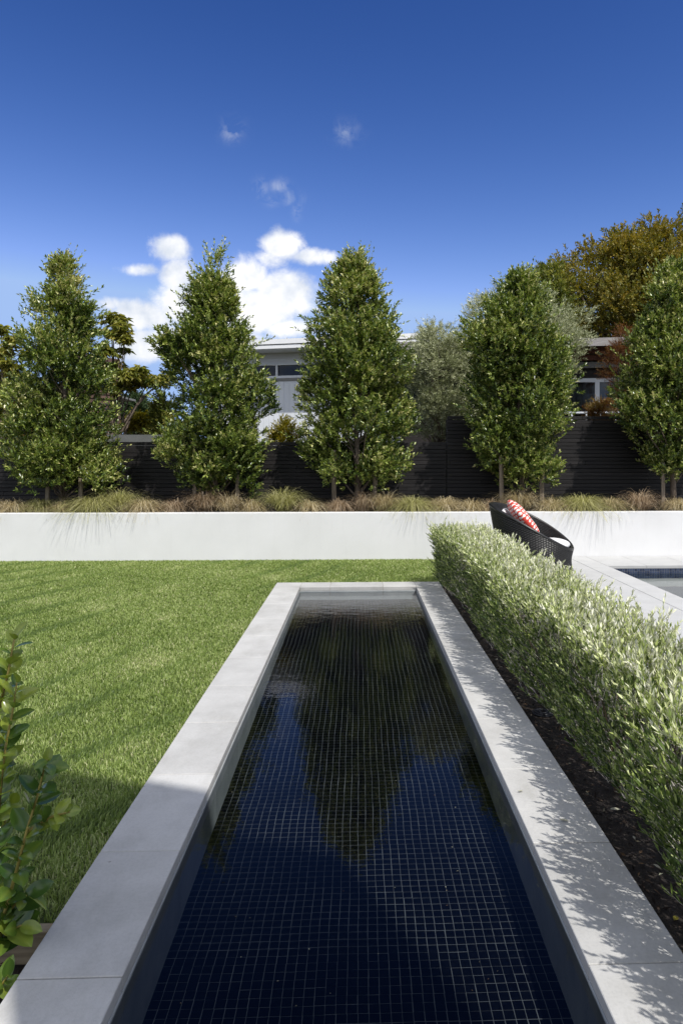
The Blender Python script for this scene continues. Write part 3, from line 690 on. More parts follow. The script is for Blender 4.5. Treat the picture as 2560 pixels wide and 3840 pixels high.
# ------------------------------------------------------------------ clipped hedge
hd = tag(empty('hedge', (1.3, 5.0, -.10)), 'clipped silvery green hedge running along the right side of the pool', 'hedge')
hr = np.random.default_rng(21)
HX0, HX1, HY0, HY1, HZ = 1.06, 1.53, 1.35, 8.42, .655
def hedge_shoots():
    O, S, L = [], [], []
    def add(o, s, l): O.append(o); S.append(s); L.append(l)
    LY = HY1-HY0
    wav = lambda y, z: .035*np.sin(y*2.1+1)+.025*np.sin(y*5.3)+.02*np.sin(z*9+y*3)
    # top
    n = int(LY*.58*620); y = hr.uniform(HY0, HY1, n); x = hr.uniform(0, 1, n)*(HX1-HX0+.04+.075*np.clip((y-3.0)/4.5, 0, 1))+HX0-.02-.075*np.clip((y-3.0)/4.5, 0, 1)
    add(np.stack([x, y, HZ-.10+hr.uniform(-.05, .03, n)+.012*np.sin(y*4)], 1), np.stack([hr.normal(0, .22, n), hr.normal(0, .22, n), np.ones(n)], 1), hr.uniform(.08, .15, n)*np.where(hr.random(n) < .10, 1.7, 1))
    # left face, right face
    for sx, dens in ((-1, 560), (1, 260)):
        n = int(LY*.62*dens); y = hr.uniform(HY0, HY1, n); z = hr.uniform(.0, HZ-.04, n)**1.0
        taper = np.where(z < .22, (.22-z)*.32, 0)
        x = (HX0-.075*np.clip((y-3.0)/4.5, 0, 1)+wav(y, z)+taper+hr.uniform(0, .06, n)) if sx < 0 else (HX1-taper-hr.uniform(0, .06, n))
        add(np.stack([x, y, z], 1), np.stack([sx*hr.uniform(.25, .9, n), hr.normal(0, .3, n), hr.uniform(.5, 1.1, n)], 1), hr.uniform(.08, .17, n))
    # far end
    n = 260; x = hr.uniform(HX0, HX1, n); z = hr.uniform(.02, HZ-.03, n)
    add(np.stack([x, np.full(n, HY1)-hr.uniform(0, .06, n), z], 1), np.stack([hr.normal(0, .3, n), hr.uniform(.2, .8, n), hr.uniform(.6, 1, n)], 1), hr.uniform(.08, .15, n))
    # inside
    n = int(LY*260); add(np.stack([hr.uniform(HX0+.08, HX1-.05, n), hr.uniform(HY0, HY1, n), hr.uniform(.05, HZ-.08, n)], 1), np.stack([hr.normal(0, .5, n), hr.normal(0, .5, n), np.ones(n)], 1), hr.uniform(.08, .16, n))
    return np.concatenate(O), unit(np.concatenate(S)), np.concatenate(L)
ho, hs, hl = hedge_shoots()
KL = 16
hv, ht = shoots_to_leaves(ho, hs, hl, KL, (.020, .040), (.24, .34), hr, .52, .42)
tone = np.clip((ho[:, 2]-.34)/.26, 0, 1)**1.3*(.55+.45*np.clip((ho[:, 0]-1.04)/.12, 0, 1))  # sunlit top painted paler, shaded left face and base painted darker
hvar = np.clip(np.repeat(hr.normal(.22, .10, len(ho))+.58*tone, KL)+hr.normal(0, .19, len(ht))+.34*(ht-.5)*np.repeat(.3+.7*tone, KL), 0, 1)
off = np.array([1.3, 5.0, -.10])
cen = hv.mean(1); depth = cen[:, 1]; pxx = 1343+F*cen[:, 0]/np.maximum(cen[:, 1], .1); pyy = HOR+F*(H-cen[:, 2])/np.maximum(cen[:, 1], .1)
vis = (pxx < 2550) & (pyy < 3830) & (cen[:, 0] < 1.12+.5*(cen[:, 2] > .62)) & (depth > 1.5)
order = np.argsort(np.where(vis, depth, 99))[:300]
keep = np.ones(len(hv), bool); keep[order] = False
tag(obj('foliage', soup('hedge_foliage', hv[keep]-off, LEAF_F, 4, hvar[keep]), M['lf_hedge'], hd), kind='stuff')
def big_leaf(name, var, nx=4, wr=.30, curl=.10):
    vs_, fs_ = [], []
    for i in range(nx+1):
        t = i/nx; w_ = wr*.5*math.sin(math.pi*min(1, t**.85*1.0))**.8 if 0 < t < 1 else .004
        zc = -curl*t*t
        vs_ += [(t, -w_, zc+.25*w_), (t, 0, zc), (t, w_, zc+.25*w_)]
    for i in range(nx):
        for j in range(2): fs_.append((i*3+j, (i+1)*3+j, (i+1)*3+j+1, i*3+j+1))
    me = bpy.data.meshes.new(name); me.from_pydata(vs_, [], fs_)
    for p in me.polygons: p.use_smooth = True
    a = me.attributes.new('var', 'FLOAT', 'POINT'); a.data.foreach_set('value', [var]*len(vs_))
    return me
hl_m = [big_leaf('leaf', v) for v in (.12, .22, .34, .46, .58, .72, .86)]
for m_ in hl_m: m_.materials.append(M['lf_hedge'])
for i in order:
    q = hv[i]; d = Vector(q[2]-q[0]); Ln = d.length; d.normalize(); s_ = Vector(q[1]-q[3]).normalized(); n_ = d.cross(s_).normalized(); s_ = n_.cross(d)
    Mx = Matrix((( d.x, s_.x, n_.x, q[0][0]), (d.y, s_.y, n_.y, q[0][1]), (d.z, s_.z, n_.z, q[0][2]), (0, 0, 0, 1)))
    o = bpy.data.objects.new('leaf', hl_m[int(min(6, hvar[i]*7))]); link(o, hd)
    o.matrix_local = Matrix.Translation(-Vector(off)) @ Mx @ Matrix.Scale(Ln, 4)
# stems: one thin prism per shoot plus woody framework
e = ho+hs*hl[:, None]; a_ = unit(np.cross(hs, np.array([1., .2, 0]))); b_ = np.cross(hs, a_)
st_ = []
for p, rr in ((ho-hs*.05, .0020), (e, .0009)):
    for w_ in (0, 2.09, 4.19): st_.append(p+(a_*math.cos(w_)+b_*math.sin(w_))*rr)
sv = np.stack(st_, 1)-off
tag(obj('stem', soup('hedge_stems', sv, [(0, 1, 4, 3), (1, 2, 5, 4), (2, 0, 3, 5)], 6, np.zeros(len(sv))), M['greystem'], hd), kind='stuff')
b = MB()
for i in range(24):
    y = HY0+.15+i*.29; x = 1.28+.05*math.sin(i*3)
    for j in range(6):
        w_ = j*1.05+i; b.tube([(x, y, -.14), (x+.05*math.cos(w_), y+.06*math.sin(w_), .12), (x+.20*math.cos(w_), y+.16*math.sin(w_), .52)], [.007, .005, .0025], 5, cap=False)
me = b.mesh('hedge_wood', smooth=True); tag(obj('woody_stem', me, M['twig'], hd, (-1.3, -5.0, .10)), kind='stuff')

# bark mulch and fallen leaves on the hedge bed
mr2 = np.random.default_rng(5)
n = 5200; mp = np.stack([mr2.uniform(.99, 1.92, n), mr2.uniform(1.2, 8.5, n), np.full(n, -.098)+mr2.uniform(0, .012, n)], 1)
n2 = 900; mp2 = np.stack([mr2.uniform(-1.9, -.99, n2), mr2.uniform(1.0, 2.25, n2), np.full(n2, -.138)+mr2.uniform(0, .01, n2)], 1)
mp = np.concatenate([mp, mp2]); n = len(mp)
ddr = unit(np.stack([mr2.normal(size=n), mr2.normal(size=n), mr2.normal(size=n)*.25], 1))
chips = leaves(mp, ddr, unit(np.array([0, 0, 1.])+mr2.normal(size=(n, 3))*.3), mr2.uniform(.012, .040, n), mr2.uniform(.004, .014, n), .05, .02)
cmat = leafmat('bark_chip', [(0, (.008, .006, .005)), (.7, (.035, .024, .018)), (1, (.10, .07, .05))], .9, 0, .2)
tag(obj('bark_mulch', soup('bark_mulch', chips, LEAF_F, 4, mr2.random(n)**1.5), cmat), 'dark bark mulch covering the planting beds', 'mulch', kind='stuff')
n = 420; lp = np.stack([mr2.uniform(1.0, 1.35, n), mr2.uniform(1.6, 7.5, n), np.full(n, -.083)], 1)
ddr = unit(np.stack([mr2.normal(size=n), mr2.normal(size=n), mr2.normal(size=n)*.15], 1))
lit = leaves(lp, ddr, unit(np.array([0, 0, 1.])+mr2.normal(size=(n, 3))*.25), mr2.uniform(.018, .040, n), mr2.uniform(.006, .012, n), .1, .05)
tag(obj('leaf_litter', soup('leaf_litter', lit, LEAF_F, 4, mr2.random(n)), M['litter']), 'dry fallen leaves scattered under the hedge', 'leaf litter', kind='stuff')
fl_m = big_leaf('fallen_leaf', .9, 5, .32, .06); fl_m.materials.append(M['litter'])
yl_m = big_leaf('fallen_leaf', .6, 5, .5, .06); yl_m.materials.append(M['lf_yellow'])
for px, py, z, L_, rz, me, lab in ((1940, 2972, .002, .028, .3, fl_m, 'pale dry leaf lying on the sunlit right coping'), (2095, 3078, .002, .040, -.2, fl_m, 'pale dry leaf in the hedge shadow on the right coping'),
                                   (2285, 3040, -.08, .055, .2, fl_m, 'large pale fallen leaf on the dark mulch under the hedge'), (2525, 3457, -.08, .035, .8, yl_m, 'yellow fallen leaf on the mulch at lower right')):
    Y = (H-z)*F/(py-HOR)
    for _ in range(3): X, Z = at(px, py, Y); Y *= (H-z)/(H-Z)
    tag(obj('fallen_leaf', me, None, None, (X, Y, z+.006), (.15, .05, rz), (L_, L_, L_)), lab, 'leaf', 'fallen leaves')
ir = MB()
for r_, z in ((.062, 0), (.05, .006), (.038, .003), (.025, .008)):
    pts = [(r_*math.cos(a), r_*math.sin(a), z) for a in [2*math.pi*i/28 for i in range(29)]]; ir.tube(pts, .006, 5, cap=False)
n0 = len(ir.v); ir.v += [(.062*math.cos(2*math.pi*i/28), .062*math.sin(2*math.pi*i/28), 0) for i in range(28)]; ir.f.append(tuple(range(n0, n0+28)))
M['blackplastic'] = surf('black_plastic', (.012, .013, .018), (.02, .021, .028), 20, .4, 40, .05)
Xv, _ = at(2035, 2650, 4.25)
tag(ir.build('drain_lid', M['blackplastic'], smooth=True, loc=(Xv, 4.25, -.092)), 'small round black ringed lid in the mulch beside the coping', 'drain lid')

# ------------------------------------------------------------------ wicker tub chair with cushions
def wick_b(N, Lk, out):
    t = N('ShaderNodeTexCoord'); sx = N('ShaderNodeSeparateXYZ'); Lk(t.outputs['UV'], sx.inputs[0])
    def wave(src, freq):
        m = N('ShaderNodeMath', operation='MULTIPLY'); m.inputs[1].default_value = freq; Lk(src, m.inputs[0])
        s = N('ShaderNodeMath', operation='SINE'); Lk(m.outputs[0], s.inputs[0]); return s.outputs[0]
    pr_ = N('ShaderNodeMath', operation='MULTIPLY'); Lk(wave(sx.outputs[0], 96*math.pi), pr_.inputs[0]); Lk(wave(sx.outputs[1], 300), pr_.inputs[1])
    f = noise(N, Lk, 30, 3)
    c = ramp(N, Lk, f, [(.3, (.006, .006, .006)), (.8, (.020, .019, .019))])
    p = N('ShaderNodeBsdfPrincipled'); p.inputs['Roughness'].default_value = .38; p.inputs['Specular IOR Level'].default_value = .5
    Lk(c, p.inputs['Base Color']); Lk(bump(N, Lk, pr_.outputs[0], .7, .006), p.inputs['Normal']); Lk(p.outputs[0], out.inputs[0])
M['wicker'] = mat('black_wicker', wick_b)
M['cushion'] = surf('pale_grey_canvas', (.62, .62, .63), (.70, .70, .70), 5, .9, 250, .12)
def pil_b(N, Lk, out):
    t = N('ShaderNodeTexCoord'); m = N('ShaderNodeMapping'); m.inputs['Scale'].default_value = (19, 19, 19); Lk(t.outputs['Object'], m.inputs[0])
    sx = N('ShaderNodeSeparateXYZ'); Lk(m.outputs[0], sx.inputs[0])
    def mth(op, a, b=None):
        n = N('ShaderNodeMath', operation=op)
        for i, v in enumerate((a, b)):
            if v is None: continue
            if isinstance(v, (int, float)): n.inputs[i].default_value = v
            else: Lk(v, n.inputs[i])
        return n.outputs[0]
    row = mth('FLOOR', sx.outputs[1]); shift = mth('MULTIPLY', mth('MODULO', mth('ABSOLUTE', row), 2), .5)
    fx = mth('SUBTRACT', mth('FRACT', mth('ADD', sx.outputs[0], shift)), .5); fy = mth('SUBTRACT', mth('FRACT', sx.outputs[1]), .5)
    d = mth('SQRT', mth('ADD', mth('MULTIPLY', fx, fx), mth('MULTIPLY', fy, fy)))
    c = ramp(N, Lk, d, [(.33, (.80, .76, .72)), (.37, (.62, .055, .035))])
    p = N('ShaderNodeBsdfPrincipled'); p.inputs['Roughness'].default_value = .9; Lk(c, p.inputs['Base Color'])
    Lk(bump(N, Lk, noise(N, Lk, 200, 2), .1), p.inputs['Normal']); Lk(p.outputs[0], out.inputs[0])
M['pillow'] = mat('red_spotted_cotton', pil_b)
CX, CYc = 2.27, 8.66; CROT = R(-25)     # local -x is the back of the chair
chair = tag(empty('wicker_chair', (CX, CYc, 0), CROT), 'black woven wicker tub armchair behind the hedge', 'chair')
def shell(nu=288, nv=44, inset=0.0, zlo=0.02, flip=False):
    vs_, fs_, uv = [], [], []
    for j in range(nv+1):
        for i in range(nu):
            ph = 2*math.pi*i/nu; back = (1-math.cos(ph))/2     # 1 at the back (local -x)
            zr = .375+.545*(1-(1-back)**1.2)
            v = j/nv; z = zlo+(zr-zlo)*v
            r0 = .445-.035*math.exp(-((z-.22)/.14)**2)+.02*max(0, z-.3)
            rx = r0*1.06; ry = r0*1.03
            corr = .0045*(1 if (i//1) % 4 < 2 else -1)*math.cos(2*math.pi*i/4)
            rr = 1-inset/r0
            x = rx*rr*math.cos(ph)+corr*math.cos(ph)-.15*back*max(0, z-.15)**1.1
            y = ry*rr*math.sin(ph)+corr*math.sin(ph)
            vs_.append((x, y, z-(.006 if inset else 0))); uv.append((i/nu*1.0, z))
    for j in range(nv):
        for i in range(nu):
            q = (j*nu+i, j*nu+(i+1) % nu, (j+1)*nu+(i+1) % nu, (j+1)*nu+i); fs_.append(q[::-1] if flip else q)
    me = bpy.data.meshes.new('chair_shell'); me.from_pydata(vs_, [], fs_)
    ul = me.uv_layers.new(name='UVMap')
    for p in me.polygons:
        p.use_smooth = True
        for li in p.loop_indices:
            ul.data[li].uv = uv[me.loops[li].vertex_index]
    return me, vs_[-nu:]
so_, rim = shell(); obj('woven_shell', so_, M['wicker'], chair)
si_, rim2 = shell(inset=.035, zlo=.30, flip=True); obj('inner_weave', si_, M['wicker'], chair)
b = MB(); pts = [tuple((Vector(a)+Vector(c))/2) for a, c in zip(rim[::4], rim2[::4])]; pts.append(pts[0])
b.tube(pts, .021, 8, cap=False); b.build('rim', M['wicker'], chair, smooth=True)
b = MB()
for k_ in range(24):
    a = 2*math.pi*k_/24; b.quad((0, 0, .31), (.40*math.cos(a), .40*math.sin(a), .31), (.40*math.cos(a+.262), .40*math.sin(a+.262), .31))
b.build('seat_deck', M['wicker'], chair)
def superpillow(name, sx, sy, sz, m, ex=.55, n=28, pinch=1.0):
    vs_, fs_ = [], []
    nu, nv = n*2, n
    for j in range(nv+1):
        v = -math.pi/2+math.pi*j/nv
        for i in range(nu):
            u = 2*math.pi*i/nu
            sg = lambda w, e_: math.copysign(abs(w)**e_, w)
            cv = abs(math.cos(v))**.55
            x = sx*cv*sg(math.cos(u), ex); y = sy*cv*sg(math.sin(u), ex)
            edge_ = max(abs(x)/sx, abs(y)/sy)
            z = sz*sg(math.sin(v), .9)*(1-.55*pinch*(abs(x)/sx)**2*(abs(y)/sy)**2)
            vs_.append((x, y, z+.004*math.sin(x*23+y*17)))
    for j in range(nv):
        for i in range(nu): fs_.append((j*nu+i, j*nu+(i+1) % nu, (j+1)*nu+(i+1) % nu, (j+1)*nu+i))
    me = bpy.data.meshes.new(name); me.from_pydata(vs_, [], fs_)
    for p in me.polygons: p.use_smooth = True
    me.materials.append(m); return me
MC = Matrix.Translation((CX, CYc, 0)) @ Matrix.Rotation(CROT, 4, 'Z')
def on_chair(name, me, loc, eul, lab, cat):
    o = obj(name, me); o.matrix_world = MC @ Matrix.Translation(loc) @ eul
    return tag(o, lab, cat)
on_chair('seat_cushion', superpillow('seat_cushion', .385, .385, .075, M['cushion'], .75, pinch=0), (.03, 0, .405), Matrix.Rotation(R(-2), 4, 'Y'), 'pale grey round seat cushion in the wicker chair', 'cushion')
EP = Matrix.Rotation(R(18), 4, 'Z') @ Matrix.Rotation(R(52), 4, 'Y') @ Matrix.Rotation(R(20), 4, 'Z')
on_chair('throw_pillow', superpillow('throw_pillow', .26, .26, .08, M['pillow'], .42), (-.15, -.06, .735), EP, 'red pillow with white spots propped in the wicker chair', 'pillow')
EP2 = Matrix.Rotation(R(0), 4, 'Z') @ Matrix.Rotation(R(68), 4, 'Y') @ Matrix.Rotation(R(8), 4, 'Z')
on_chair('back_cushion', superpillow('back_cushion', .20, .24, .05, M['cushion'], .45), (-.345, -.03, .66), EP2, 'pale grey cushion tucked behind the red spotted pillow', 'cushion')

# ------------------------------------------------------------------ broadleaf plant in the left foreground
gp_mat = leafmat('glossy_broad_leaf', [(0, (.022, .060, .014)), (.5, (.085, .155, .025)), (1, (.30, .36, .06))], .2, .25, .6)
M['yellowstem'] = surf('yellow_green_stem', (.20, .17, .035), (.34, .27, .07), 20, .6, 60, .1)
gp = tag(empty('broadleaf_shrub', (-1.22, 2.08, -.14)), 'glossy broad leaved shrub with yellow stems in the left foreground', 'shrub')
def ovate(var, curl, wr):
    vs_, fs_ = [], []; nx = 7
    for i in range(nx+1):
        t = i/nx; w_ = wr*.5*(math.sin(math.pi*t**.9)**.62 if 0 < t < 1 else .03)
        zc = curl*(t-t*t*1.6)
        for yv, f_ in ((-1, .22), (-.5, .07), (0, 0), (.5, .07), (1, .22)): vs_.append((t, yv*w_, zc+f_*w_))
    for i in range(nx):
        for j in range(4): fs_.append((i*5+j, (i+1)*5+j, (i+1)*5+j+1, i*5+j+1))
    me = bpy.data.meshes.new('leaf'); me.from_pydata(vs_, [], fs_)
    for p in me.polygons: p.use_smooth = True
    a = me.attributes.new('var', 'FLOAT', 'POINT'); a.data.foreach_set('value', [var+(.12 if k_ % 5 == 2 else 0) for k_ in range(len(vs_))])
    me.materials.append(gp_mat); return me
lm = [ovate(v, c, w_) for v, c, w_ in ((.1, .12, .60), (.22, .2, .56), (.38, -.05, .62), (.55, .15, .52), (.75, .2, .58), (.92, .1, .55))]
gr = random.Random(9)
def W3(px, py, Y): X, Z = at(px, py, Y); return Vector((X, Y, Z))
gstems = [  # polyline in photo pixels with depth, leaf length, leaf spacing in px, yellowness
 ([(-45, 3650), (-20, 3300), (0, 3000), (22, 2800), (52, 2650), (64, 2560)], 2.12, .055, 52, .5),
 ([(-30, 3600), (-25, 3000), (8, 2620), (32, 2520), (50, 2420), (58, 2385)], 2.20, .048, 46, .55),
 ([(-20, 3620), (20, 3420), (62, 3270), (100, 3120), (140, 2990), (170, 2870), (176, 2850)], 2.06, .062, 62, .35),
 ([(100, 3120), (150, 3090), (200, 3060), (262, 3045)], 2.05, .045, 50, .6),
 ([(-10, 3500), (20, 3440), (50, 3400), (95, 3360), (130, 3345)], 2.10, .058, 46, .35),
 ([(-70, 3600), (-40, 3300), (-10, 3150), (20, 3080), (45, 3020)], 2.22, .055, 55, .5),
 ([(-40, 3560), (0, 3520), (40, 3490), (80, 3470)], 2.08, .066, 44, .3),
 ([(-90, 3500), (-60, 3100), (-30, 2850), (-5, 2700)], 2.18, .058, 55, .5),
 ([(-60, 3800), (-30, 3740), (10, 3690), (30, 3660)], 1.98, .052, 48, .45),
]
SB = MB()
for pts, Y, LL, spc, yel in gstems:
    P3 = [W3(px, py, Y+.08+.02*math.sin(i*1.7)) for i, (px, py) in enumerate(pts)]
    n_ = len(P3); SB.tube([tuple(p-Vector((-1.22, 2.08, -.14))) for p in P3], [.0065-.004*i/(n_-1) for i in range(n_)], 6)
    acc_ = 0; side_ = gr.random()*6.28
    for i in range(n_-1):
        a, c = P3[i], P3[i+1]; seg = (c-a).length; step = spc*.40*Y/F; d_ = step-acc_
        while d_ < seg or (i == n_-2 and d_ < seg+step*.5):
            p = a.lerp(c, min(1, d_/seg)); tdir = (c-a).normalized(); side_ += 2.4+gr.uniform(-.4, .4)
            u_ = tdir.orthogonal().normalized(); v_ = tdir.cross(u_)
            out_ = (u_*math.cos(side_)+v_*math.sin(side_))
            last = d_ >= seg-1e-6 and i == n_-2
            dr = (out_*(.85 if not last else .3)+tdir*gr.uniform(.3, .8)+Vector((.12, -.12, .1))).normalized()
            nrm = (tdir*.7+Vector((.3, -.5, .7))+Vector((gr.uniform(-.4, .4),)*3)); nrm = (nrm-dr*nrm.dot(dr)).normalized(); s_ = nrm.cross(dr)
            fr_ = (i+min(1, d_/seg))/(n_-1)
            L_ = LL*gr.uniform(.95, 1.6)*(1.0-.25*(fr_ > .9))
            ym = int(max(0, min(5, round((yel*1.2+.45*(fr_-.4)+gr.uniform(-.35, .35))*5))))
            Mx = Matrix(((dr.x, s_.x, nrm.x, p.x), (dr.y, s_.y, nrm.y, p.y), (dr.z, s_.z, nrm.z, p.z), (0, 0, 0, 1)))
            o = bpy.data.objects.new('leaf', lm[ym]); link(o, gp); o.matrix_local = Matrix.Translation(-Vector((-1.22, 2.08, -.14))) @ Mx @ Matrix.Scale(L_, 4)
            d_ += step
        acc_ = seg-(d_-step)
SB.build('stem', M['yellowstem'], gp, smooth=True)

# ------------------------------------------------------------------ background planting
def px_tree(name, lab, cx_px, Y, rows, nt, seed, m, **kw):
    X, _ = at(cx_px, 1700, Y); s = Y/F
    pr_ = [(at(cx_px, py, Y)[1], (cx_px-a)*s, (b-cx_px)*s) for py, a, b in rows]
    return build_tree(name, lab, kw.pop('cat', 'tree'), X, Y, kw.pop('z0', -.05), pr_, nt, seed, m, **kw)
px_tree('olive_tree', 'silvery olive tree leaning over the low fence beside the tall one', 1640, 13.2, [(1235, 1575, 1720), (1290, 1525, 1770), (1380, 1505, 1790), (1500, 1515, 1790), (1600, 1520, 1760), (1670, 1560, 1720)], 150, 41, M['lf_olive'],
        Lr=(.045, .07), Wr=(.17, .24), spt=22, k=12, tuft=.22, tone=(.6, .35), trunk_r=.06, tops=30, upb=.3)
px_tree('olive_tree', 'large silvery olive tree behind the fourth evergreen', 1960, 13.9, [(1095, 1760, 1930), (1140, 1725, 2100), (1220, 1740, 2215), (1320, 1780, 2225), (1420, 1800, 2150), (1500, 1820, 2100)], 190, 42, M['lf_olive'],
        Lr=(.045, .07), Wr=(.17, .24), spt=22, k=12, tuft=.24, tone=(.62, .35), trunk_r=.08, tops=40, upb=.3)
px_tree('spreading_tree', 'large round tree with bronze and green foliage at upper right', 2480, 27, [(890, 2360, 2620), (930, 2240, 2700), (990, 2110, 2780), (1070, 1990, 2860), (1180, 1940, 2900), (1300, 2020, 2900), (1420, 2200, 2800)], 620, 43, M['lf_bronze'],
        Lr=(.10, .16), Wr=(.38, .52), spt=33, k=9, tuft=.62, shl=(.18, .34), tone=(.55, .3), trunk_r=.28, topvar=.1, ysq=.9)
px_tree('background_tree', 'green tree showing between the olive and the bronze tree', 2060, 24, [(1010, 2020, 2110), (1060, 1985, 2140), (1160, 1980, 2180), (1300, 2000, 2160)], 90, 44, M['lf_long'],
        Lr=(.09, .14), Wr=(.35, .5), spt=14, k=9, tuft=.4, shl=(.15, .3), tone=(.35, .25), trunk_r=.15, topvar=0)
px_tree('rust_maple', 'fine leaved rust coloured maple in front of the dark house', 2330, 14.6, [(1240, 2320, 2400), (1300, 2280, 2420), (1380, 2240, 2420), (1420, 2270, 2410), (1520, 2300, 2390)], 60, 45, M['lf_rust'],
        Lr=(.025, .045), Wr=(.2, .3), spt=26, k=12, tuft=.18, tone=(.45, .3), trunk_r=.03, topvar=0, cat='tree')
px_tree('rust_shrub', 'low rust and green shrub on top of the tall fence by the window', 2255, 13.0, [(1505, 2215, 2270), (1535, 2195, 2330), (1590, 2200, 2340)], 30, 46, M['lf_rust'],
        Lr=(.025, .045), Wr=(.25, .35), spt=22, k=12, tuft=.12, tone=(.75, .3), trunk_r=.02, topvar=0, cat='shrub')
px_tree('rounded_tree', 'dense dark green rounded tree beyond the fence at left', 500, 20, [(1490, 480, 530), (1520, 445, 565), (1570, 430, 590), (1650, 430, 600)], 90, 47, M['lf_dark'],
        Lr=(.05, .09), Wr=(.35, .5), spt=24, k=10, tuft=.22, tone=(.5, .3), trunk_r=.1, topvar=.2)
px_tree('golden_shrub', 'yellow leaved shrub above the grey wall at left', 515, 14.8, [(1555, 490, 540), (1585, 470, 560), (1625, 460, 575)], 26, 48, M['lf_yellow'],
        Lr=(.05, .08), Wr=(.4, .5), spt=14, k=8, tuft=.14, tone=(.6, .3), trunk_r=.02, topvar=0, cat='shrub')
px_tree('leafy_shrub', 'green leafy shrub beside the golden one behind the second tree', 610, 14.4, [(1500, 590, 640), (1560, 560, 660), (1640, 555, 670)], 40, 49, M['lf_long'],
        Lr=(.05, .085), Wr=(.35, .45), spt=14, k=8, tuft=.16, tone=(.45, .3), trunk_r=.02, topvar=.2, cat='shrub')
px_tree('golden_shrub', 'small yellow green shrub in front of the white house', 1062, 13.2, [(1590, 1040, 1085), (1620, 1010, 1120), (1680, 1005, 1130)], 30, 50, M['lf_yellow'],
        Lr=(.035, .06), Wr=(.4, .5), spt=16, k=8, tuft=.12, tone=(.5, .35), trunk_r=.02, topvar=0, cat='shrub')

# long leaved tree: open crown of drooping whorls on bare branches
def whorl_tree(name, lab, base_px, Y, whorls, seed, clus, m, spl=(.11, .17)):
    r = np.random.default_rng(seed); X0, _ = at(base_px, 1700, Y); t = tag(empty(name, (X0, Y, -.05)), lab, 'tree')
    O = []; b = MB(); b.tube([(0, 0, 0), (.05, 0, 1.2), (0, 0, 2.4)], [.09, .075, .05], 8)
    for px, py, rad in whorls:
        Yq = Y+r.uniform(-.35, .35); X, Z = at(px, py, Yq); c = np.array([X, Yq, Z])
        p0 = np.array([0, 0, r.uniform(1.3, 2.2)]); p1 = c-np.array([X0, Y, -.05])
        b.tube([p0, (p0+p1)/2+np.array([0, 0, .15]), p1], [.028, .018, .008], 5, cap=False)
        n = int(clus*rad*rad*45)+4
        q = c+unit(r.normal(size=(n, 3)))*(r.random((n, 1))**.45)*rad*np.array([1, 1, .62]); O.append(q)
        for w_ in q[::6]: b.tube([p1, w_-np.array([X0, Y, -.05])], [.008, .004], 4, cap=False)
    O = np.concatenate(O); n = len(O); k = 11
    ph = r.uniform(0, 6.28, (n, k)); el = r.uniform(-.35, .5, (n, k))
    d = np.stack([np.cos(ph)*np.cos(el), np.sin(ph)*np.cos(el), np.sin(el)], -1)
    L = r.uniform(*spl, (n, k))
    lv = leaves(np.repeat(O, k, 0), d.reshape(-1, 3), unit(np.array([0, 0, 1.])+r.normal(size=(n*k, 3))*.25), L.ravel(), L.ravel()*.24, .2, .45)
    var = np.clip(np.repeat(r.normal(.62, .15, n), k)+r.normal(0, .18, n*k), 0, 1)
    tag(obj('crown', soup('whorl_crown', lv-np.array([X0, Y, -.05]), LEAF_F, 4, var), m, t), kind='stuff'); b.build('trunk', M['bark'], t, smooth=True)
whorl_tree('long_leaved_tree', 'open tree with drooping yellow green leaves right of the first evergreen', 430, 14.0,
           [(425, 1195, .24), (455, 1225, .20), (470, 1270, .18), (420, 1250, .22), (400, 1320, .25), (470, 1310, .10), (430, 1370, .18), (390, 1400, .25), (470, 1410, .22), (520, 1395, .25), (560, 1425, .25), (600, 1430, .20), (500, 1440, .25), (430, 1450, .25), (630, 1410, .15)], 61, 9, M['lf_long'])
whorl_tree('long_leaved_tree', 'open tree with drooping yellow green leaves at the left edge', 10, 14.2,
           [(5, 1235, .15), (55, 1270, .16), (15, 1310, .22), (40, 1370, .28), (95, 1330, .2), (20, 1430, .28), (80, 1420, .25), (40, 1600, .25), (10, 1540, .22), (90, 1560, .2), (60, 1660, .25), (-40, 1350, .4), (-60, 1500, .4)], 62, 9, M['lf_long'])

# ------------------------------------------------------------------ buildings beyond the fence
M['whitepaint'] = surf('white_paint', (.71, .74, .78), (.76, .79, .83), 2, .6, 60, .05)  # bluish tint painted in for skylight on the shaded white wall
M['roofmetal'] = surf('white_roof_metal', (.80, .81, .82), (.85, .85, .86), 2, .45, 30, .03)
M['greypanel'] = surf('grey_panel', (.20, .20, .195), (.26, .26, .25), 3, .8, 80, .1)
M['darkwood'] = surf('dark_stained_boards', (.012, .010, .010), (.030, .024, .022), 4, .7, 60, .2, mapscale=(1, 1, 8))
M['redwood'] = surf('red_brown_rafters', (.10, .035, .022), (.17, .065, .04), 4, .7, 60, .2)
M['brownboard'] = surf('brown_weatherboard', (.075, .042, .030), (.12, .072, .055), 4, .7, 60, .2, .15, mapscale=(1, 1, 6))
M['greywood'] = surf('weathered_grey_timber', (.22, .205, .195), (.36, .34, .33), 5, .8, 70, .3, mapscale=(1, 1, 10))
M['ochre'] = surf('ochre_wall', (.62, .34, .05), (.78, .50, .12), 3, .8, 60, .1)
M['curtain'] = surf('pale_curtain', (.42, .42, .41), (.55, .55, .54), 3, .9, 30, .1)
def glass_b(N, Lk, out):
    p = N('ShaderNodeBsdfPrincipled'); p.inputs['Base Color'].default_value = (.010, .016, .030, 1); p.inputs['Roughness'].default_value = .04; p.inputs['Specular IOR Level'].default_value = .3
    Lk(p.outputs[0], out.inputs[0])
M['glass'] = mat('dark_window_glass', glass_b)
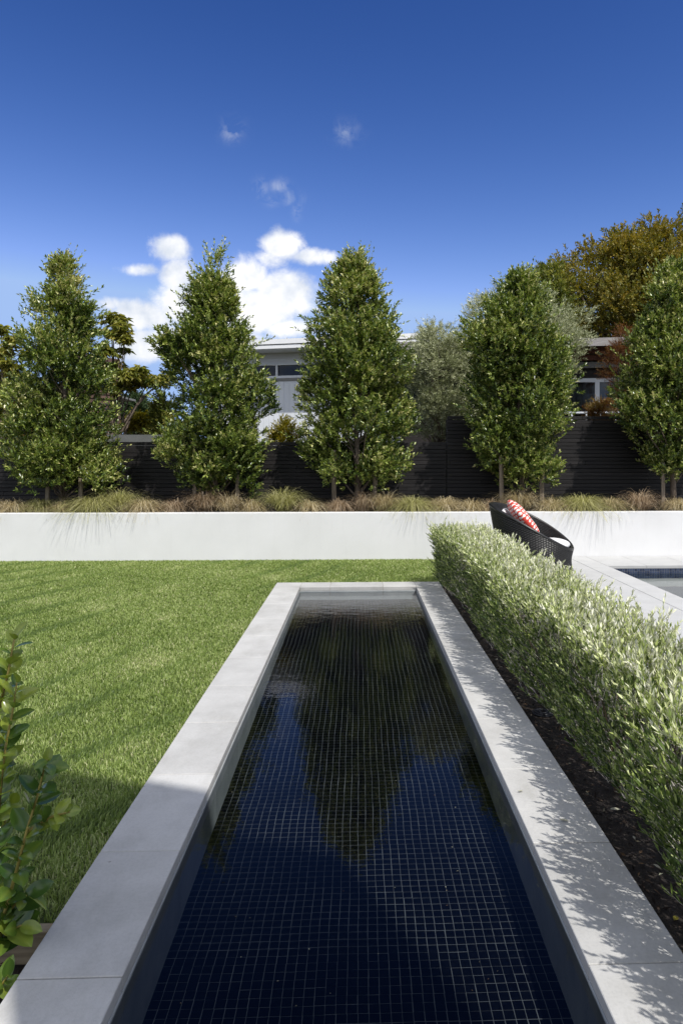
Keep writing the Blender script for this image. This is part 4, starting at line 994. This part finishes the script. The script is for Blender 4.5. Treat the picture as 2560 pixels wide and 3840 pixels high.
def glass2_b(N, Lk, out):
    g_ = N('ShaderNodeBsdfGlossy'); g_.inputs['Roughness'].default_value = .03; t = N('ShaderNodeBsdfTransparent'); t.inputs[0].default_value = (.62, .66, .68, 1)
    f = N('ShaderNodeFresnel'); f.inputs[0].default_value = 1.5; m = N('ShaderNodeMixShader'); Lk(f.outputs[0], m.inputs[0]); Lk(t.outputs[0], m.inputs[1]); Lk(g_.outputs[0], m.inputs[2]); Lk(m.outputs[0], out.inputs[0])
M['clearglass'] = mat('clear_window_glass', glass2_b)

# white house: facade turned slightly, right end nearer
HYw = 20.0; x0w, _ = at(930, 1700, HYw); ROTW = R(-15)
wh = tag(empty('white_house', (x0w, HYw, 0), ROTW), 'white house with flat metal roof and vertical boards behind the trees', 'house')
XL, XR = -1.3, 5.45
def part(name, m, parent, *boxes, bevel=0):
    b = MB()
    for bx in boxes: b.box(*bx)
    return b.build(name, m, parent, bevel)
part('wall', M['whitepaint'], wh, (XL, XR-.1, .03, 6, -.05, 3.78), (XL, XR-.1, .03, 6, 4.24, 4.56), (XL, -1.1, .03, 6, 3.78, 4.24), (XR-1.1, XR-.1, .03, 6, 3.78, 4.24), (-1.1, XR-1.1, 1.2, 6, 3.78, 4.24))
part('soffit', M['whitepaint'], wh, (XL, XR, -.825, .0295, 4.56, 4.59)); 
for i in range(5): part('soffit_joint', M['greypanel'], wh, (-1.0+i*1.4, -.985+i*1.4, -.80, .02, 4.555, 4.56))
part('fascia', M['roofmetal'], wh, (XL-.05, XR+.05, -.865, -.825, 4.545, 4.64)); part('gutter', M['greypanel'], wh, (XL-.05, XR+.05, -.815, -.725, 4.64, 4.665))
rf = part('roof', M['roofmetal'], wh, (XL-.1, XR+.1, -.885, 6.4, 4.665, 4.80))
for i in range(15): part('roof_screw', M['greypanel'], rf, (-1.2+i*.45, -1.175+i*.45, -.83, -.805, 4.80, 4.83))
bo = MB().box(0, .153, -.006, .026, 1.0, 3.74).mesh('board', .002)
for i in range(int((XR-.1+1.25)/.158)): obj('board', bo, M['whitepaint'], wh, (-1.25+i*.158, 0, 0))
part('flashing', M['greypanel'], wh, (-1.1, XR-1.1, -.03, .028, 3.745, 3.83))
wd_ = part('window', M['whitepaint'], wh, (-1.1, XR-1.1, -.02, .10, 3.832, 3.90), (-1.1, XR-1.1, -.02, .10, 4.205, 4.24))
for i in range(2, 7):
    xm = -3.5+i*1.28+.55
    part('mullion', M['whitepaint'], wd_, (xm-.03, xm+.03, -.018, .09, 3.90, 4.205))
for i in range(2, 7): part('pane', M['glass'], wd_, (-3.5+i*1.28+.55-1.25+.001 if i > 2 else -1.1, -3.5+i*1.28+.52, .05, .06, 3.90, 4.205))
# TV antenna on the roof
an = MB(); an.tube([(0, 0, 0), (0, 0, .95)], .02, 6)
for i in range(5): an.tube([(-.45+i*.04, -.3+i*.15, .93), (.45-i*.04, -.3+i*.15, .93)], .009, 4)
an.tube([(0, -.35, .93), (0, .4, .93)], .012, 5)
Xa, _ = at(1235, 1200, 19.5)
tag(an.build('tv_antenna', M['roofmetal'], loc=(Xa, 19.5, 4.80)), 'thin television antenna on the white house roof left of the middle tree', 'antenna')

# dark timber house at right
DY = 18.0; x0d, _ = at(1500, 1700, DY); ROTD = R(-9)
dh = tag(empty('dark_house', (x0d, DY, 0), ROTD), 'dark timber house with weathered grey fascia and white framed windows', 'house')
def dz(py, D=17.2): return H+(HOR-py)/F*D
DW = 8.2
part('fascia', M['greywood'], dh, (-.05, 6.0, -1.1, -1.05, dz(1313, 17), dz(1284, 17)))
part('roof', M['greywood'], dh, (-.02, DW, -1.04, 5, dz(1300, 17), dz(1290, 17)))
part('wall', M['darkwood'], dh, (0, 4.2, 0, 4, -.05, dz(1560)), (0, 4.2, 0, 4, dz(1335), dz(1302, 17)), (1.4, 4.2, 0, 4, dz(1560), dz(1335)), (4.2, DW, .9, 4, -.05, 4.45))
for i in range(9): part('rafter', M['redwood'], dh, (.2+i*.75, .27+i*.75, -1.03, 0, dz(1322, 17), dz(1302, 17)))
wq = part('window', M['darkwood'], dh, (0, .04, -.02, .08, dz(1560), dz(1335)), (1.36, 1.40, -.02, .08, dz(1560), dz(1335)), (.04, 1.36, -.02, .08, dz(1398), dz(1388)), (.68, .72, -.021, .08, dz(1560), dz(1398)))
part('pane', M['glass'], wq, (.02, 1.38, .03, .04, dz(1558), dz(1337)))
# right bay: beam, white header, glazed doors with curtains behind
part('beam', M['redwood'], dh, (4.2, DW, -.60, -.45, dz(1330), dz(1308)), (4.2, DW, -.30, -.15, dz(1350), dz(1332)))
part('header', M['greypanel'], dh, (4.2, DW, -.1, .0, dz(1376), dz(1354)))
part('recess', M['darkwood'], dh, (4.2, DW, .1, .2, dz(1412), dz(1377)))
zt, zb = dz(1413), dz(1548)
wr = part('window', M['whitepaint'], dh, (4.22, DW, .06, .14, zt-.10, zt), (4.22, DW, .06, .14, zb, zb+.06))
xs = [4.25+i*.80 for i in range(6)]
for x in xs:
    part('frame', M['whitepaint'], wr, (x-.055, x+.055, .05, .15, zb+.06, zt-.10))
for a, c in zip(xs[:-1], xs[1:]): part('pane', M['clearglass'], wr, (a+.056, c-.056, .098, .104, zb+.061, zt-.101))
cu = MB(); xx = np.arange(4.25, 8.2, .03)
for i in range(len(xx)-1):
    f_ = lambda x: .26+.035*math.sin(x*38)+.02*math.sin(x*13)
    cu.quad((xx[i], f_(xx[i]), zb), (xx[i+1], f_(xx[i+1]), zb), (xx[i+1], f_(xx[i+1]), zt), (xx[i], f_(xx[i]), zt))
cu.build('curtain', M['curtain'], dh, smooth=True)
part('deck_rail', M['whitepaint'], dh, (4.2, DW, -.62, -.56, zb-.03, zb), *[(4.3+i*.35, 4.34+i*.35, -.61, -.57, zb-.6, zb-.031) for i in range(11)])

# brown pavilion at the left, ochre wall under its eave
BY = 16.0; x0b, _ = at(437, 1700, BY)
bh = tag(empty('brown_pavilion', (x0b, BY, 0), R(0)), 'brown weatherboard pavilion with an ochre wall behind the first tree', 'building')
def bz(py): return H+(HOR-py)/F*BY
part('fascia', M['brownboard'], bh, (-4.4, -.55, -.9, -.84, bz(1490), bz(1462)))
part('roof', M['greypanel'], bh, (-4.4, -.52, -.83, 3, bz(1468), bz(1460)))
part('wall', M['ochre'], bh, (-4.4, -1.1, .6, .7, -.05, bz(1490)))
wb = MB(); n_b = 17
for i in range(n_b):
    z0_ = bz(1640)+i*.108
    m_ = MB(); m_.quad((-.62, -.9, z0_), (.02, .25, z0_), (.0, .26, z0_+.104), (-.64, -.89, z0_+.104)); m_.quad((-.62, -.9, z0_), (.02, .25, z0_), (-.02, .30, z0_), (-.66, -.86, z0_))
    m_.build('board', M['brownboard'], bh)
part('corner_wall', M['brownboard'], bh, (-.9, -.70, -.84, .6, -.05, bz(1462)))
gw = MB().box(0, 2.6, 0, .12, -.05, 0)
M['slate'] = surf('slate_grey_panel', (.10, .105, .10), (.15, .155, .15), 3, .8, 80, .1)
xg, zg = at(400, 1630, 13.6); xg2, _ = at(700, 1624, 13.6)
tag(part('grey_wall', M['slate'], None, (xg, xg2, 13.6, 13.72, -.05, zg)), 'plain grey wall strip just above the low fence at left', 'wall')

# unseen tall wall added behind the camera, shaped to throw the straight near left shadow
hw = MB(); hp = [(.515, -.724), (2.38, -1.40), (2.42, -1.47), (.615, -.903)]
n0 = len(hw.v); hw.v += [(x, y, -.05) for x, y in hp]+[(x, y, 7.0) for x, y in hp]
for i in range(4): hw.f.append((n0+i, n0+(i+1) % 4, n0+4+(i+1) % 4, n0+4+i))
hw.f.append((n0+4, n0+5, n0+6, n0+7)); hw.f.append((n0+3, n0+2, n0+1, n0))
tag(hw.build('shadow_wall', M['render']), 'unseen tall white wall added behind the camera to cast the near left shadow', 'wall')

# specks and grass clippings floating on the still water
dr_ = np.random.default_rng(77); n = 110
fp_ = np.stack([dr_.uniform(-.62, .62, n), 1.9+dr_.uniform(0, 1, n)**1.2*5.2, np.full(n, -.0535)], 1)
fd = unit(np.stack([dr_.normal(size=n), dr_.normal(size=n), np.zeros(n)], 1))
fm = soup('floating_specks', leaves(fp_, fd, np.tile(np.array([0, 0, 1.]), (n, 1)), dr_.uniform(.003, .009, n), dr_.uniform(.002, .004, n), 0, 0), LEAF_F, 4, dr_.uniform(.4, 1, n))
tag(obj('floating_specks', fm, M['litter']), 'tiny leaf specks floating on the reflecting pool', 'debris', kind='stuff')
